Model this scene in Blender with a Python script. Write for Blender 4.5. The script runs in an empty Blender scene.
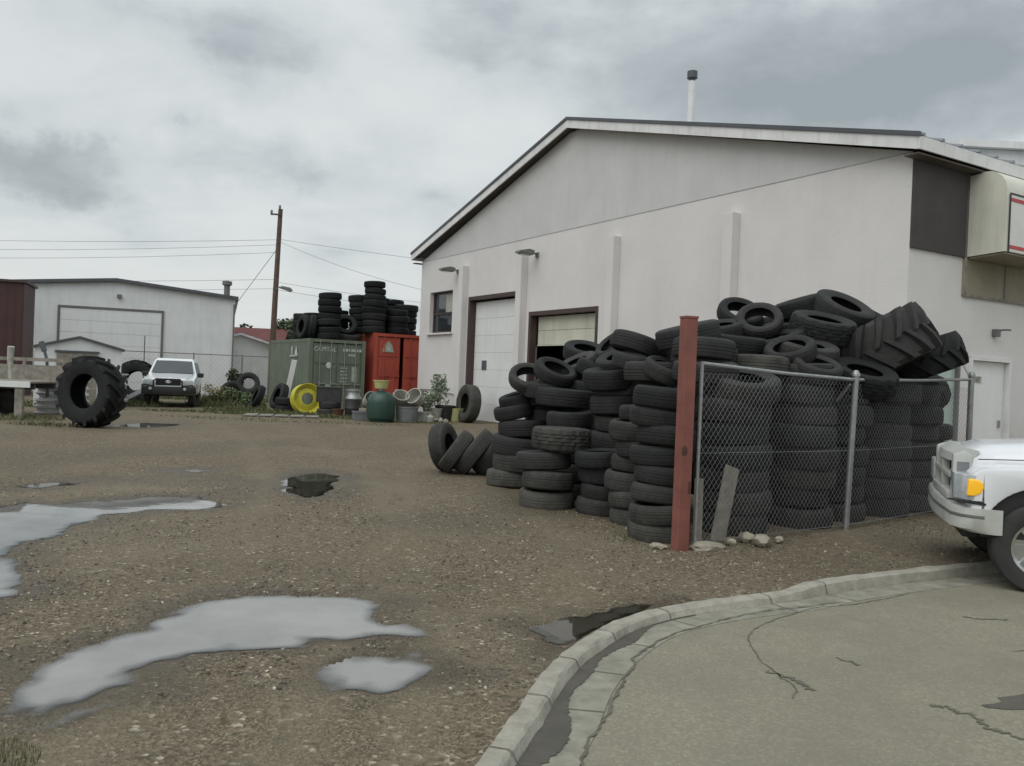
BLOBS = [((-.459, .867, .194), (.095, .05), .12), ((-.308, .924, .225), (.13, .045), .115), ((-.277, .897, .344), (.10, .075), .1), ((.233, .912, .338), (.36, .085), .085), ((.45, .838, .334), (.22, .11), .06), ((-.461, .836, .297), (.17, .09), -.09), ((-.138, .948, .285), (.2, .09), -.09), ((-.35, .933, .084), (.7, .07), -.05)]
import bpy, bmesh, math, random
import numpy as np
from mathutils import Vector, Matrix, Quaternion
R = math.radians
random.seed(7)
sc = bpy.context.scene
col = sc.collection

# ------------------------------------------------------------------ render / camera
CAM_H = 1.62
cd = bpy.data.cameras.new('camera'); cam = bpy.data.objects.new('camera', cd); col.objects.link(cam)
cd.sensor_width = 36; cd.lens = 840 / 1024 * 36; cd.clip_start = 0.05; cd.clip_end = 5000
cam.location = (0, 0, CAM_H)
cam.matrix_world = Matrix.Translation((0, 0, CAM_H)) @ (Matrix.Rotation(R(90) - math.atan(5 / 840), 4, 'X') @ Matrix.Rotation(R(2.3), 4, 'Z'))
sc.camera = cam
sc.view_settings.view_transform = 'Standard'; sc.view_settings.look = 'None'
sc.view_settings.exposure = 0; sc.view_settings.gamma = 1

# ------------------------------------------------------------------ node helpers
def newmat(name):
    m = bpy.data.materials.new(name); m.use_nodes = True
    nt = m.node_tree; b = nt.nodes['Principled BSDF']
    return m, nt, b
def N(nt, t, **kw):
    n = nt.nodes.new(t)
    for k, v in kw.items():
        if k in n.inputs: n.inputs[k].default_value = v
        else: setattr(n, k, v)
    return n
def L(nt, a, b): nt.links.new(a, b)
def mixc(nt, fac, a, b, mode='MIX'):
    n = nt.nodes.new('ShaderNodeMix'); n.data_type = 'RGBA'; n.blend_type = mode
    def put(i, v):
        if hasattr(v, 'is_output'): nt.links.new(v, n.inputs[i])
        elif i == 0: n.inputs[0].default_value = v
        else: n.inputs[i].default_value = (*v, 1)
    put(0, fac); put(6, a); put(7, b)
    return n.outputs[2]
def ramp(nt, fac, stops):
    n = nt.nodes.new('ShaderNodeValToRGB'); e = n.color_ramp.elements
    while len(e) < len(stops): e.new(0.5)
    for el, (p, c) in zip(e, stops):
        el.position = p; el.color = (*c, 1) if isinstance(c, tuple) else (c, c, c, 1)
    nt.links.new(fac, n.inputs[0]); return n.outputs[0]
def noise(nt, scale, detail=4, rough=.55, co=None, dim='3D'):
    n = N(nt, 'ShaderNodeTexNoise', Scale=scale, Detail=detail, Roughness=rough)
    if co is not None: L(nt, co, n.inputs['Vector'])
    return n.outputs['Fac']
def objco(nt): return N(nt, 'ShaderNodeTexCoord').outputs['Object']
def stretch(nt, co, s):
    n = N(nt, 'ShaderNodeMapping'); n.inputs['Scale'].default_value = s; L(nt, co, n.inputs['Vector']); return n.outputs[0]
def bump(nt, b, h, strength=.3, dist=.01):
    n = N(nt, 'ShaderNodeBump', Strength=strength, Distance=dist); L(nt, h, n.inputs['Height']); L(nt, n.outputs[0], b.inputs['Normal'])

def pm(name, c, c2=None, scale=3, rough=.6, metal=0, bumpv=0, bscale=40, streak=0, spec=.5, coat=0):
    """painted / weathered surface: two tones mixed by noise, optional vertical dirt streaks, optional bump"""
    m, nt, b = newmat(name); co = objco(nt)
    c2 = c2 or tuple(x * .78 for x in c)
    f = ramp(nt, noise(nt, scale, 6, .6, co), [(.35, 0.), (.68, 1.)])
    colr = mixc(nt, f, c, c2)
    if streak:
        s = ramp(nt, noise(nt, 1, 5, .65, stretch(nt, co, (5, 5, .5))), [(.5, 0.), (.75, 1.)])
        n = N(nt, 'ShaderNodeMath', operation='MULTIPLY'); L(nt, s, n.inputs[0]); n.inputs[1].default_value = streak
        colr = mixc(nt, n.outputs[0], colr, tuple(x * .45 for x in c))
    L(nt, colr, b.inputs['Base Color'])
    b.inputs['Roughness'].default_value = rough; b.inputs['Metallic'].default_value = metal
    b.inputs['Specular IOR Level'].default_value = spec; b.inputs['Coat Weight'].default_value = coat
    if bumpv: bump(nt, b, noise(nt, bscale, 4, .6, co), bumpv)
    return m
def rib(name, c, c2, per, axis, rough=.5, depth=.4, streak=.3):
    """sheet with ribs: a wave bump along one object axis"""
    m, nt, b = newmat(name); co = objco(nt)
    f = ramp(nt, noise(nt, 1.2, 5, .6, co), [(.4, 0.), (.7, 1.)])
    colr = mixc(nt, f, c, c2)
    s = ramp(nt, noise(nt, 1, 5, .65, stretch(nt, co, (4, 4, .4))), [(.5, 0.), (.8, streak)])
    colr = mixc(nt, s, colr, tuple(x * .5 for x in c))
    L(nt, colr, b.inputs['Base Color']); b.inputs['Roughness'].default_value = rough
    w = N(nt, 'ShaderNodeTexWave', Scale=1 / per / 3.1832 * 1.0, bands_direction=axis); L(nt, co, w.inputs['Vector'])
    bump(nt, b, w.outputs['Fac'], depth, .03)
    return m
def glass(name, tint=(.03, .035, .04), rough=.04):
    m, nt, b = newmat(name); b.inputs['Base Color'].default_value = (*tint, 1)
    b.inputs['Roughness'].default_value = rough; b.inputs['Specular IOR Level'].default_value = .8
    return m

M = {}
# white painted concrete block wall
m, nt, b = newmat('painted_block'); co = objco(nt)
f = ramp(nt, noise(nt, .45, 6, .62, co), [(.35, 0.), (.7, 1.)])
cc = mixc(nt, f, (.70, .68, .672), (.62, .602, .594))
sk = ramp(nt, noise(nt, 1, 6, .7, stretch(nt, co, (1.6, 1.6, .25))), [(.52, 0.), (.8, .14)])
cc = mixc(nt, sk, cc, (.36, .35, .34))
spk = ramp(nt, noise(nt, 9, 3, .5, co), [(.66, 0.), (.74, .35)])
cc = mixc(nt, spk, cc, (.45, .45, .45))
# grime rising from the ground
sep = N(nt, 'ShaderNodeSeparateXYZ'); L(nt, co, sep.inputs[0])
mr = N(nt, 'ShaderNodeMapRange'); L(nt, sep.outputs[2], mr.inputs[0]); mr.inputs[1].default_value = 0; mr.inputs[2].default_value = 1.3; mr.inputs[3].default_value = 1; mr.inputs[4].default_value = 0
gm = N(nt, 'ShaderNodeMath', operation='MULTIPLY'); L(nt, mr.outputs[0], gm.inputs[0]); L(nt, noise(nt, 2.5, 5, .7, co), gm.inputs[1])
cc = mixc(nt, gm.outputs[0], cc, (.3, .28, .25))
L(nt, cc, b.inputs['Base Color']); b.inputs['Roughness'].default_value = .75
# block courses: bump from brick texture on (y,z) / (x,z)
add = N(nt, 'ShaderNodeMath', operation='ADD'); L(nt, sep.outputs[0], add.inputs[0]); L(nt, sep.outputs[1], add.inputs[1])
cmb = N(nt, 'ShaderNodeCombineXYZ'); L(nt, add.outputs[0], cmb.inputs[0]); L(nt, sep.outputs[2], cmb.inputs[1])
bt = N(nt, 'ShaderNodeTexBrick', Scale=1); bt.inputs['Brick Width'].default_value = .4; bt.inputs['Row Height'].default_value = .2; bt.inputs['Mortar Size'].default_value = .006; bt.inputs['Mortar Smooth'].default_value = 1
L(nt, cmb.outputs[0], bt.inputs['Vector'])
bm1 = N(nt, 'ShaderNodeBump', Strength=.25, Distance=-.01); L(nt, bt.outputs['Fac'], bm1.inputs['Height'])
bm2 = N(nt, 'ShaderNodeBump', Strength=.25, Distance=.01); L(nt, noise(nt, 25, 4, .6, co), bm2.inputs['Height']); L(nt, bm1.outputs[0], bm2.inputs['Normal'])
L(nt, bm2.outputs[0], b.inputs['Normal'])
M['block'] = m
M['gable'] = pm('stucco_grey', (.6, .595, .59), (.54, .535, .53), .8, .8, bumpv=.2, bscale=30, streak=.12)
M['white_trim'] = pm('white_trim', (.78, .78, .78), (.66, .66, .65), 2, .5, streak=.4)
M['dark_trim'] = pm('dark_trim', (.09, .095, .11), None, 2, .5)
M['soffit'] = pm('soffit_dark', (.12, .1, .085), None, 2, .8)
M['roof'] = rib('roof_sheet', (.22, .24, .27), (.3, .31, .32), .25, 'X', .45)
M['brown_frame'] = pm('brown_frame', (.075, .045, .04), (.05, .035, .033), 3, .6)
M['door_white'] = pm('door_white', (.78, .785, .775), (.7, .705, .695), .8, .45, streak=.2)
M['flash'] = pm('flashing_metal', (.46, .45, .45), None, 3, .6)
M['shutter'] = pm('shutter_cream', (.62, .62, .5), (.5, .5, .43), 1.5, .6, streak=.4)
M['dark_void'] = pm('interior_shade', (.05, .05, .05), None, 2, .9)  # near-black colour stands in for the shade inside the open doorway
M['glass'] = glass('window_glass')
M['pale_glass'] = pm('pale_green_panel', (.42, .5, .47), (.36, .43, .41), 1, .15)
M['dark_panel'] = pm('charcoal_panel', (.072, .063, .062), (.055, .05, .05), 2.5, .8, bumpv=.3, bscale=60, streak=.2)
M['tan_panel'] = pm('tan_board', (.3, .27, .2), (.24, .215, .16), 2, .7, streak=.4)
M['cream'] = pm('cream_sheet', (.68, .68, .58), (.6, .6, .52), 1.5, .45, streak=.35)
M['red_paint'] = pm('red_band', (.5, .03, .035), None, 4, .4)
M['black_paint'] = pm('black_paint', (.02, .02, .02), None, 4, .5)
M['galv'] = pm('galvanised', (.36, .37, .37), (.27, .28, .28), 12, .45, .6)
M['wire'] = pm('chain_wire', (.27, .28, .28), (.19, .19, .19), 12, .5, .4)
M['red_steel'] = pm('rusty_red_steel', (.25, .088, .068), (.17, .06, .045), 4, .65, bumpv=.3, bscale=50, streak=.35)
M['rust'] = pm('rust', (.12, .05, .03), (.05, .03, .02), 20, .9)
M['lamp_grey'] = pm('lamp_grey', (.16, .16, .15), None, 6, .5)
M['lens'] = pm('lamp_lens', (.5, .5, .48), None, 6, .2)
M['wood_grey'] = pm('grey_timber', (.3, .28, .24), (.17, .155, .13), 7, .85, bumpv=.4, bscale=30, streak=.4)
M['pole_wood'] = pm('pole_timber', (.13, .085, .065), (.085, .06, .05), 5, .85, streak=.4)
M['maroon'] = rib('maroon_sheet', (.06, .022, .022), (.045, .02, .02), .3, 'X', .6)
M['white_sheet'] = rib('white_ribbed_sheet', (.70, .72, .72), (.63, .65, .65), .3, 'X', .5, .15)
M['door_light'] = pm('door_light', (.74, .76, .76), (.68, .7, .7), .8, .5, streak=.2)
M['green_steel'] = pm('green_container', (.15, .175, .13), (.12, .142, .105), 1.6, .6, bumpv=.1, streak=.45)
M['red_cont'] = pm('red_container', (.42, .075, .045), (.34, .06, .04), 1.6, .55, bumpv=.1, streak=.35)
M['stencil'] = pm('stencil_white', (.6, .63, .6), (.36, .4, .36), 9, .7)
M['pale_green'] = pm('pale_green_plate', (.35, .42, .33), None, 6, .6)
M['yellow'] = pm('yellow_paint', (.62, .58, .05), (.45, .4, .05), 6, .5)
M['yellow_bucket'] = pm('yellow_plastic', (.5, .5, .2), (.4, .4, .2), 6, .45)
M['teal'] = pm('green_tank', (.028, .07, .055), (.024, .055, .045), 3, .4)
M['sign_white'] = pm('sign_face_white', (.72, .72, .68), (.64, .64, .6), 2, .4)
M['dull_red'] = pm('dull_red_roof', (.13, .035, .03), (.09, .03, .028), 1, .8)
M['plastic_white'] = pm('white_plastic', (.45, .45, .4), (.3, .3, .26), 7, .5)
M['plastic_grey'] = pm('grey_plastic', (.2, .21, .22), None, 5, .5)
M['plastic_black'] = pm('black_plastic', (.025, .025, .026), (.04, .04, .04), 6, .5)
M['car_white'] = pm('white_car_paint', (.74, .76, .78), (.7, .72, .74), 1, .22, coat=.4)
M['bumper_white'] = pm('pale_bumper', (.52, .53, .5), (.42, .43, .4), 5, .3, streak=.3)
M['chrome'] = pm('chrome', (.6, .61, .62), (.5, .5, .5), 6, .18, 1)
M['amber'] = pm('amber_lens', (.95, .5, .02), (.8, .4, .02), 10, .15)
M['amber'].node_tree.nodes['Principled BSDF'].inputs['Emission Color'].default_value = (1, .55, .03, 1); M['amber'].node_tree.nodes['Principled BSDF'].inputs['Emission Strength'].default_value = .25
M['headlamp'] = pm('headlamp_glass', (.5, .53, .55), (.36, .38, .4), 18, .08)
M['car_black'] = pm('black_trim', (.02, .02, .021), None, 5, .45)
M['car_glass'] = glass('vehicle_glass', (.05, .06, .065))
M['car_tyre'] = pm('vehicle_tyre', (.028, .028, .028), (.045, .042, .038), 7, .8)
M['concrete'] = pm('block_concrete', (.34, .32, .27), (.25, .23, .2), 6, .85, bumpv=.5, bscale=30)
M['stone'] = pm('pale_stone', (.36, .33, .26), (.24, .22, .17), 8, .85, bumpv=.5, bscale=25)
M['bark'] = pm('bark', (.08, .06, .045), None, 6, .9)
M['straw'] = pm('dry_straw', (.3, .27, .16), (.2, .2, .1), 8, .9)

# tyre rubber: object property 'dust' pushes it from black rubber to mud-grey
m, nt, b = newmat('tyre_rubber'); co = objco(nt)
oi = N(nt, 'ShaderNodeObjectInfo')
at_ = N(nt, 'ShaderNodeAttribute', attribute_type='OBJECT', attribute_name='dust')
tc = ramp(nt, oi.outputs['Random'], [(0., (.006, .0078, .009)), (.5, (.011, .0128, .0145)), (1., (.021, .0225, .0235))])
off = N(nt, 'ShaderNodeVectorMath', operation='ADD'); L(nt, co, off.inputs[0])
of2 = N(nt, 'ShaderNodeVectorMath', operation='SCALE'); of2.inputs[0].default_value = (37, 19, 53); L(nt, oi.outputs['Random'], of2.inputs['Scale']); L(nt, of2.outputs[0], off.inputs[1])
f = ramp(nt, noise(nt, 5, 6, .65, off.outputs[0]), [(.3, 0.), (.75, 1.)])
fm = N(nt, 'ShaderNodeMath', operation='MULTIPLY_ADD'); L(nt, f, fm.inputs[0]); L(nt, at_.outputs['Fac'], fm.inputs[1]); fm.inputs[2].default_value = 0
fa = N(nt, 'ShaderNodeMath', operation='MULTIPLY_ADD'); L(nt, at_.outputs['Fac'], fa.inputs[0]); fa.inputs[1].default_value = .55; L(nt, fm.outputs[0], fa.inputs[2]); fa.use_clamp = True
cc = mixc(nt, fa.outputs[0], tc, (.088, .085, .076))
L(nt, cc, b.inputs['Base Color']); b.inputs['Roughness'].default_value = .7; b.inputs['Specular IOR Level'].default_value = .22
bump(nt, b, noise(nt, 60, 3, .6, co), .15, .005)
M['tyre'] = m
# leaves
def leafmat(name, a, bb):
    m, nt, b = newmat(name); co = objco(nt)
    L(nt, mixc(nt, ramp(nt, noise(nt, 14, 2, .5, co), [(.35, 0.), (.65, 1.)]), a, bb), b.inputs['Base Color']); b.inputs['Roughness'].default_value = .6
    return m
M['leaf'] = leafmat('leaf_green', (.055, .085, .03), (.09, .12, .045))
M['leaf_dark'] = leafmat('leaf_dark', (.03, .045, .024), (.05, .07, .035))
M['leaf_pale'] = leafmat('leaf_pale', (.3, .33, .26), (.13, .19, .1))
M['grass'] = leafmat('grass_blades', (.075, .1, .035), (.13, .13, .06))

# ------------------------------------------------------------------ mesh builder
class MB:
    def __init__(s): s.bm = bmesh.new()
    def box(s, c, d, rot=None, bev=0):
        t = bmesh.new(); bmesh.ops.create_cube(t, size=1)
        bmesh.ops.scale(t, vec=Vector(d), verts=t.verts)
        if bev: bmesh.ops.bevel(t, geom=list(t.edges), offset=bev, segments=2, affect='EDGES', profile=.6)
        mt = Matrix.Translation(c)
        if rot is not None: mt = mt @ (rot if isinstance(rot, Matrix) else Matrix.Rotation(rot[2], 4, 'Z') @ Matrix.Rotation(rot[1], 4, 'Y') @ Matrix.Rotation(rot[0], 4, 'X'))
        t.transform(mt); s.merge(t); return s
    def merge(s, t):
        me = bpy.data.meshes.new('tmp'); t.to_mesh(me); t.free(); s.bm.from_mesh(me); bpy.data.meshes.remove(me)
    def prism(s, poly, a, b, plane='XZ', bev=0, seg=2):
        """polygon in a plane extruded from a to b along the third axis"""
        t = bmesh.new()
        def P(u, v, w): return {'XZ': (u, w, v), 'YZ': (w, u, v), 'XY': (u, v, w)}[plane]
        A = [t.verts.new(P(u, v, a)) for u, v in poly]; B = [t.verts.new(P(u, v, b)) for u, v in poly]
        t.faces.new(A); t.faces.new(B[::-1]); n = len(poly)
        for i in range(n): t.faces.new((A[i], B[i], B[(i + 1) % n], A[(i + 1) % n]))
        bmesh.ops.recalc_face_normals(t, faces=t.faces)
        if bev: bmesh.ops.bevel(t, geom=list(t.edges), offset=bev, segments=seg, affect='EDGES', profile=.6)
        s.merge(t); return s
    def face(s, pts): s.bm.faces.new([s.bm.verts.new(p) for p in pts]); return s
    def loft(s, rings, cap=True):
        V = [[s.bm.verts.new(p) for p in r] for r in rings]; n = len(V[0])
        for a, b in zip(V, V[1:]):
            for i in range(n): s.bm.faces.new((a[i], a[(i + 1) % n], b[(i + 1) % n], b[i]))
        if cap: s.bm.faces.new(V[0][::-1]); s.bm.faces.new(V[-1])
        return s
    def lathe(s, prof, seg=32, mt=None, closed=False):
        """profile of (r, z) turned about Z"""
        t = bmesh.new(); ringsv = []
        for k in range(seg):
            a = 2 * math.pi * k / seg
            ringsv.append([t.verts.new((r * math.cos(a), r * math.sin(a), z)) for r, z in prof])
        n = len(prof)
        for k in range(seg):
            A, B = ringsv[k], ringsv[(k + 1) % seg]
            for i in range(n if closed else n - 1):
                j = (i + 1) % n
                t.faces.new((A[i], B[i], B[j], A[j]))
        bmesh.ops.remove_doubles(t, verts=t.verts, dist=1e-5)
        bmesh.ops.recalc_face_normals(t, faces=t.faces)
        if mt is not None: t.transform(mt)
        s.merge(t); return s
    def tube(s, pts, r, n=6, r2=None):
        pts = [Vector(p) for p in pts]; rings = []
        for i, p in enumerate(pts):
            d = (pts[min(i + 1, len(pts) - 1)] - pts[max(i - 1, 0)]).normalized()
            u = d.orthogonal().normalized() if i == 0 else (u - d * u.dot(d)).normalized()
            v = d.cross(u); rr = r if r2 is None else r + (r2 - r) * i / (len(pts) - 1)
            rings.append([p + (u * math.cos(2 * math.pi * k / n) + v * math.sin(2 * math.pi * k / n)) * rr for k in range(n)])
        return s.loft(rings)
    def mesh(s, name, mat, smooth=0):
        me = bpy.data.meshes.new(name); s.bm.normal_update(); s.bm.to_mesh(me); s.bm.free()
        if mat is not None: me.materials.append(mat)
        if smooth:
            me.polygons.foreach_set('use_smooth', [True] * len(me.polygons))
            me.set_sharp_from_angle(angle=R(smooth))
        return me
    def build(s, name, mat, parent=None, loc=None, rot=None, smooth=0):
        return link(name, s.mesh(name, M[mat] if isinstance(mat, str) else mat, smooth), parent, loc, rot)
def link(name, me, parent=None, loc=None, rot=None):
    o = bpy.data.objects.new(name, me); col.objects.link(o)
    if parent: o.parent = parent
    if loc: o.location = loc
    if rot: o.rotation_euler = rot
    return o
def tag(o, label, cat, group=None):
    o['label'] = label; o['category'] = cat
    if group: o['group'] = group
    return o
def thing(name, label, cat, loc=(0, 0, 0), rz=0, group=None):
    o = bpy.data.objects.new(name, None); col.objects.link(o); o.empty_display_size = .2
    o.location = loc; o.rotation_euler = (0, 0, rz)
    return tag(o, label, cat, group)
def struct(o): o['kind'] = 'structure'; return o
def stuff(o, label, cat): o['kind'] = 'stuff'; return tag(o, label, cat)
def copy_tree(o, parent=None):
    c = o.copy(); col.objects.link(c)
    if parent: c.parent = parent
    for ch in list(o.children): copy_tree(ch, c)
    return c
def text_mesh(body, size, name, mat, parent, loc, rot, ext=.003, align='LEFT'):
    cu = bpy.data.curves.new(name, 'FONT'); cu.body = body; cu.size = size; cu.extrude = ext; cu.align_x = align
    o = bpy.data.objects.new('t', cu); col.objects.link(o)
    dg = bpy.context.evaluated_depsgraph_get(); me = bpy.data.meshes.new_from_object(o.evaluated_get(dg))
    bpy.data.objects.remove(o); bpy.data.curves.remove(cu); me.materials.clear(); me.materials.append(M[mat])
    return link(name, me, parent, loc, rot)
def smooth_path(P, k=8):
    out = []
    for i in range(len(P) - 1):
        p0, p1, p2, p3 = P[max(i - 1, 0)], P[i], P[i + 1], P[min(i + 2, len(P) - 1)]
        for j in range(k):
            t = j / k
            out.append(tuple(.5 * (2 * b + (c - a) * t + (2 * a - 5 * b + 4 * c - d) * t * t + (3 * b - a - 3 * c + d) * t ** 3) for a, b, c, d in zip(p0, p1, p2, p3)))
    out.append(P[-1]); return out

# ------------------------------------------------------------------ sky and light
w = bpy.data.worlds.new('World'); sc.world = w; w.use_nodes = True; nt = w.node_tree
bg = nt.nodes['Background']; bg.inputs['Strength'].default_value = .1
sky = N(nt, 'ShaderNodeTexSky', sky_type='NISHITA', sun_disc=False)
SUN_EL, SUN_AZ = R(52), R(215)        # azimuth clockwise from +Y: behind the camera, to the left
sky.sun_elevation = SUN_EL; sky.sun_rotation = SUN_AZ; sky.air_density = 1.5; sky.dust_density = 3
tcw = N(nt, 'ShaderNodeTexCoord'); d = tcw.outputs['Generated']
sep = N(nt, 'ShaderNodeSeparateXYZ'); L(nt, d, sep.inputs[0])
zz = N(nt, 'ShaderNodeMath', operation='ADD'); L(nt, sep.outputs[2], zz.inputs[0]); zz.inputs[1].default_value = .22
zz2 = N(nt, 'ShaderNodeMath', operation='MAXIMUM'); L(nt, zz.outputs[0], zz2.inputs[0]); zz2.inputs[1].default_value = .05
dx = N(nt, 'ShaderNodeMath', operation='DIVIDE'); L(nt, sep.outputs[0], dx.inputs[0]); L(nt, zz2.outputs[0], dx.inputs[1])
dy = N(nt, 'ShaderNodeMath', operation='DIVIDE'); L(nt, sep.outputs[1], dy.inputs[0]); L(nt, zz2.outputs[0], dy.inputs[1])
cmb = N(nt, 'ShaderNodeCombineXYZ'); L(nt, dx.outputs[0], cmb.inputs[0]); L(nt, dy.outputs[0], cmb.inputs[1]); cmb.inputs[2].default_value = 3.7
n1 = N(nt, 'ShaderNodeTexNoise', Scale=1.9, Detail=9, Roughness=.56, Distortion=.2); L(nt, cmb.outputs[0], n1.inputs['Vector'])
n2 = N(nt, 'ShaderNodeTexNoise', Scale=.7, Detail=4, Roughness=.5); L(nt, cmb.outputs[0], n2.inputs['Vector'])
sm = N(nt, 'ShaderNodeMath', operation='MULTIPLY_ADD'); L(nt, n1.outputs['Fac'], sm.inputs[0]); sm.inputs[1].default_value = .55
s2 = N(nt, 'ShaderNodeMath', operation='MULTIPLY'); L(nt, n2.outputs['Fac'], s2.inputs[0]); s2.inputs[1].default_value = .45; L(nt, s2.outputs[0], sm.inputs[2])
# billowing edges: the cloud banks are laid out on a direction stirred by noise
nw = N(nt, 'ShaderNodeTexNoise', Scale=9, Detail=7, Roughness=.6); L(nt, d, nw.inputs['Vector'])
w1 = N(nt, 'ShaderNodeVectorMath', operation='SUBTRACT'); L(nt, nw.outputs['Color'], w1.inputs[0]); w1.inputs[1].default_value = (.5, .5, .5)
w2 = N(nt, 'ShaderNodeVectorMath', operation='SCALE'); L(nt, w1.outputs[0], w2.inputs[0]); w2.inputs['Scale'].default_value = .13
w3 = N(nt, 'ShaderNodeVectorMath', operation='ADD'); L(nt, d, w3.inputs[0]); L(nt, w2.outputs[0], w3.inputs[1]); dw = w3.outputs[0]
def blob(dirv, size, amt, prev):
    """one darker (or brighter) cloud bank around a direction of the sky"""
    v = Vector(dirv).normalized()
    vm = N(nt, 'ShaderNodeVectorMath', operation='SUBTRACT'); L(nt, dw, vm.inputs[0]); vm.inputs[1].default_value = v
    sc_ = N(nt, 'ShaderNodeVectorMath', operation='MULTIPLY'); L(nt, vm.outputs[0], sc_.inputs[0]); sc_.inputs[1].default_value = (1 / size[0], 1 / size[0], 1 / size[1])
    ln = N(nt, 'ShaderNodeVectorMath', operation='LENGTH'); L(nt, sc_.outputs[0], ln.inputs[0])
    mr = N(nt, 'ShaderNodeMapRange', interpolation_type='SMOOTHSTEP'); L(nt, ln.outputs['Value'], mr.inputs[0])
    mr.inputs[1].default_value = .25; mr.inputs[2].default_value = 1.15; mr.inputs[3].default_value = amt; mr.inputs[4].default_value = 0
    s = N(nt, 'ShaderNodeMath', operation='SUBTRACT'); L(nt, prev, s.inputs[0]); L(nt, mr.outputs[0], s.inputs[1]); return s.outputs[0]
v = sm.outputs[0]
for a in BLOBS: v = blob(*a, v)
cl = ramp(nt, v, [(.30, (3.4, 3.85, 4.05)), (.40, (4.65, 5.15, 5.35)), (.475, (6.2, 6.7, 6.85)), (.56, (7.1, 7.5, 7.55)), (.68, (7.7, 7.95, 7.9))])
# overcast: the zenith brighter than the horizon
br = N(nt, 'ShaderNodeMapRange'); L(nt, sep.outputs[2], br.inputs[0]); br.inputs[1].default_value = .35; br.inputs[2].default_value = 1; br.inputs[3].default_value = 1; br.inputs[4].default_value = 1.5
vs = N(nt, 'ShaderNodeVectorMath', operation='SCALE'); L(nt, cl, vs.inputs[0]); L(nt, br.outputs[0], vs.inputs['Scale'])
fin = mixc(nt, .93, sky.outputs[0], vs.outputs[0])
L(nt, fin, bg.inputs['Color'])
sun = bpy.data.lights.new('sun', 'SUN'); sun.energy = 1.3; sun.angle = R(60); sun.color = (1, .97, .93)
so = bpy.data.objects.new('sun', sun); col.objects.link(so)
sd = Vector((math.sin(SUN_AZ) * math.cos(SUN_EL), math.cos(SUN_AZ) * math.cos(SUN_EL), math.sin(SUN_EL)))
so.rotation_euler = sd.to_track_quat('Z', 'Y').to_euler(); so.location = sd * 60
# ------------------------------------------------------------------ ground, puddles, road, kerb
KP = [(-6, -40), (-3.2, -12), (-1.6, -3), (-.85, 1.0), (-.45, 2.2), (-.2, 3.05), (-.08, 3.54), (.08, 4.08), (.25, 4.69), (.5, 5.26), (.86, 5.82), (1.41, 6.28), (2.2, 6.72), (2.72, 7.08), (3.6, 7.58), (4.75, 8.16), (6.5, 9.1), (12, 12.35), (40, 29), (120, 77)]
KS = smooth_path(KP, 8)
kx = np.array(KS)
seg_a, seg_b = kx[:-1], kx[1:]
def kerb_sd(X, Y):
    """signed distance to the kerb line: positive on the road side"""
    best = np.full(X.shape, 1e9); sgn = np.ones(X.shape)
    for (ax, ay), (bx, by) in zip(seg_a, seg_b):
        dx_, dy_ = bx - ax, by - ay; l2 = dx_ * dx_ + dy_ * dy_
        t = np.clip(((X - ax) * dx_ + (Y - ay) * dy_) / l2, 0, 1)
        ex, ey = X - ax - t * dx_, Y - ay - t * dy_
        dd = ex * ex + ey * ey
        cr = dx_ * (Y - ay) - dy_ * (X - ax)
        k = dd < best; best = np.where(k, dd, best); sgn = np.where(k, np.where(cr < 0, 1., -1.), sgn)
    return np.sqrt(best) * sgn
def poly_sd(X, Y, P):
    """signed distance to a closed outline, negative inside"""
    best = np.full(X.shape, 1e9); ins = np.zeros(X.shape, bool); n = len(P)
    for i in range(n):
        (ax, ay), (bx, by) = P[i], P[(i + 1) % n]
        dx_, dy_ = bx - ax, by - ay; l2 = dx_ * dx_ + dy_ * dy_ + 1e-12
        t = np.clip(((X - ax) * dx_ + (Y - ay) * dy_) / l2, 0, 1)
        best = np.minimum(best, (X - ax - t * dx_) ** 2 + (Y - ay - t * dy_) ** 2)
        if ay != by:
            c = ((ay > Y) != (by > Y)) & (X < (bx - ax) * (Y - ay) / (by - ay) + ax); ins ^= c
    return np.where(ins, -1, 1) * np.sqrt(best)
rng = np.random.RandomState(3)
_g = rng.rand(256, 256)
def vn(X, Y, s, o=0):
    u, v = X / s + 17.3 + o * 7.7, Y / s + 91.1 + o * 3.1
    i, j = np.floor(u).astype(int), np.floor(v).astype(int); f, g = u - i, v - j
    f, g = f * f * (3 - 2 * f), g * g * (3 - 2 * g)
    a = _g[i % 256, j % 256]; b_ = _g[(i + 1) % 256, j % 256]; c = _g[i % 256, (j + 1) % 256]; e = _g[(i + 1) % 256, (j + 1) % 256]
    return (a * (1 - f) + b_ * f) * (1 - g) + (c * (1 - f) + e * f) * g - .5
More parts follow.
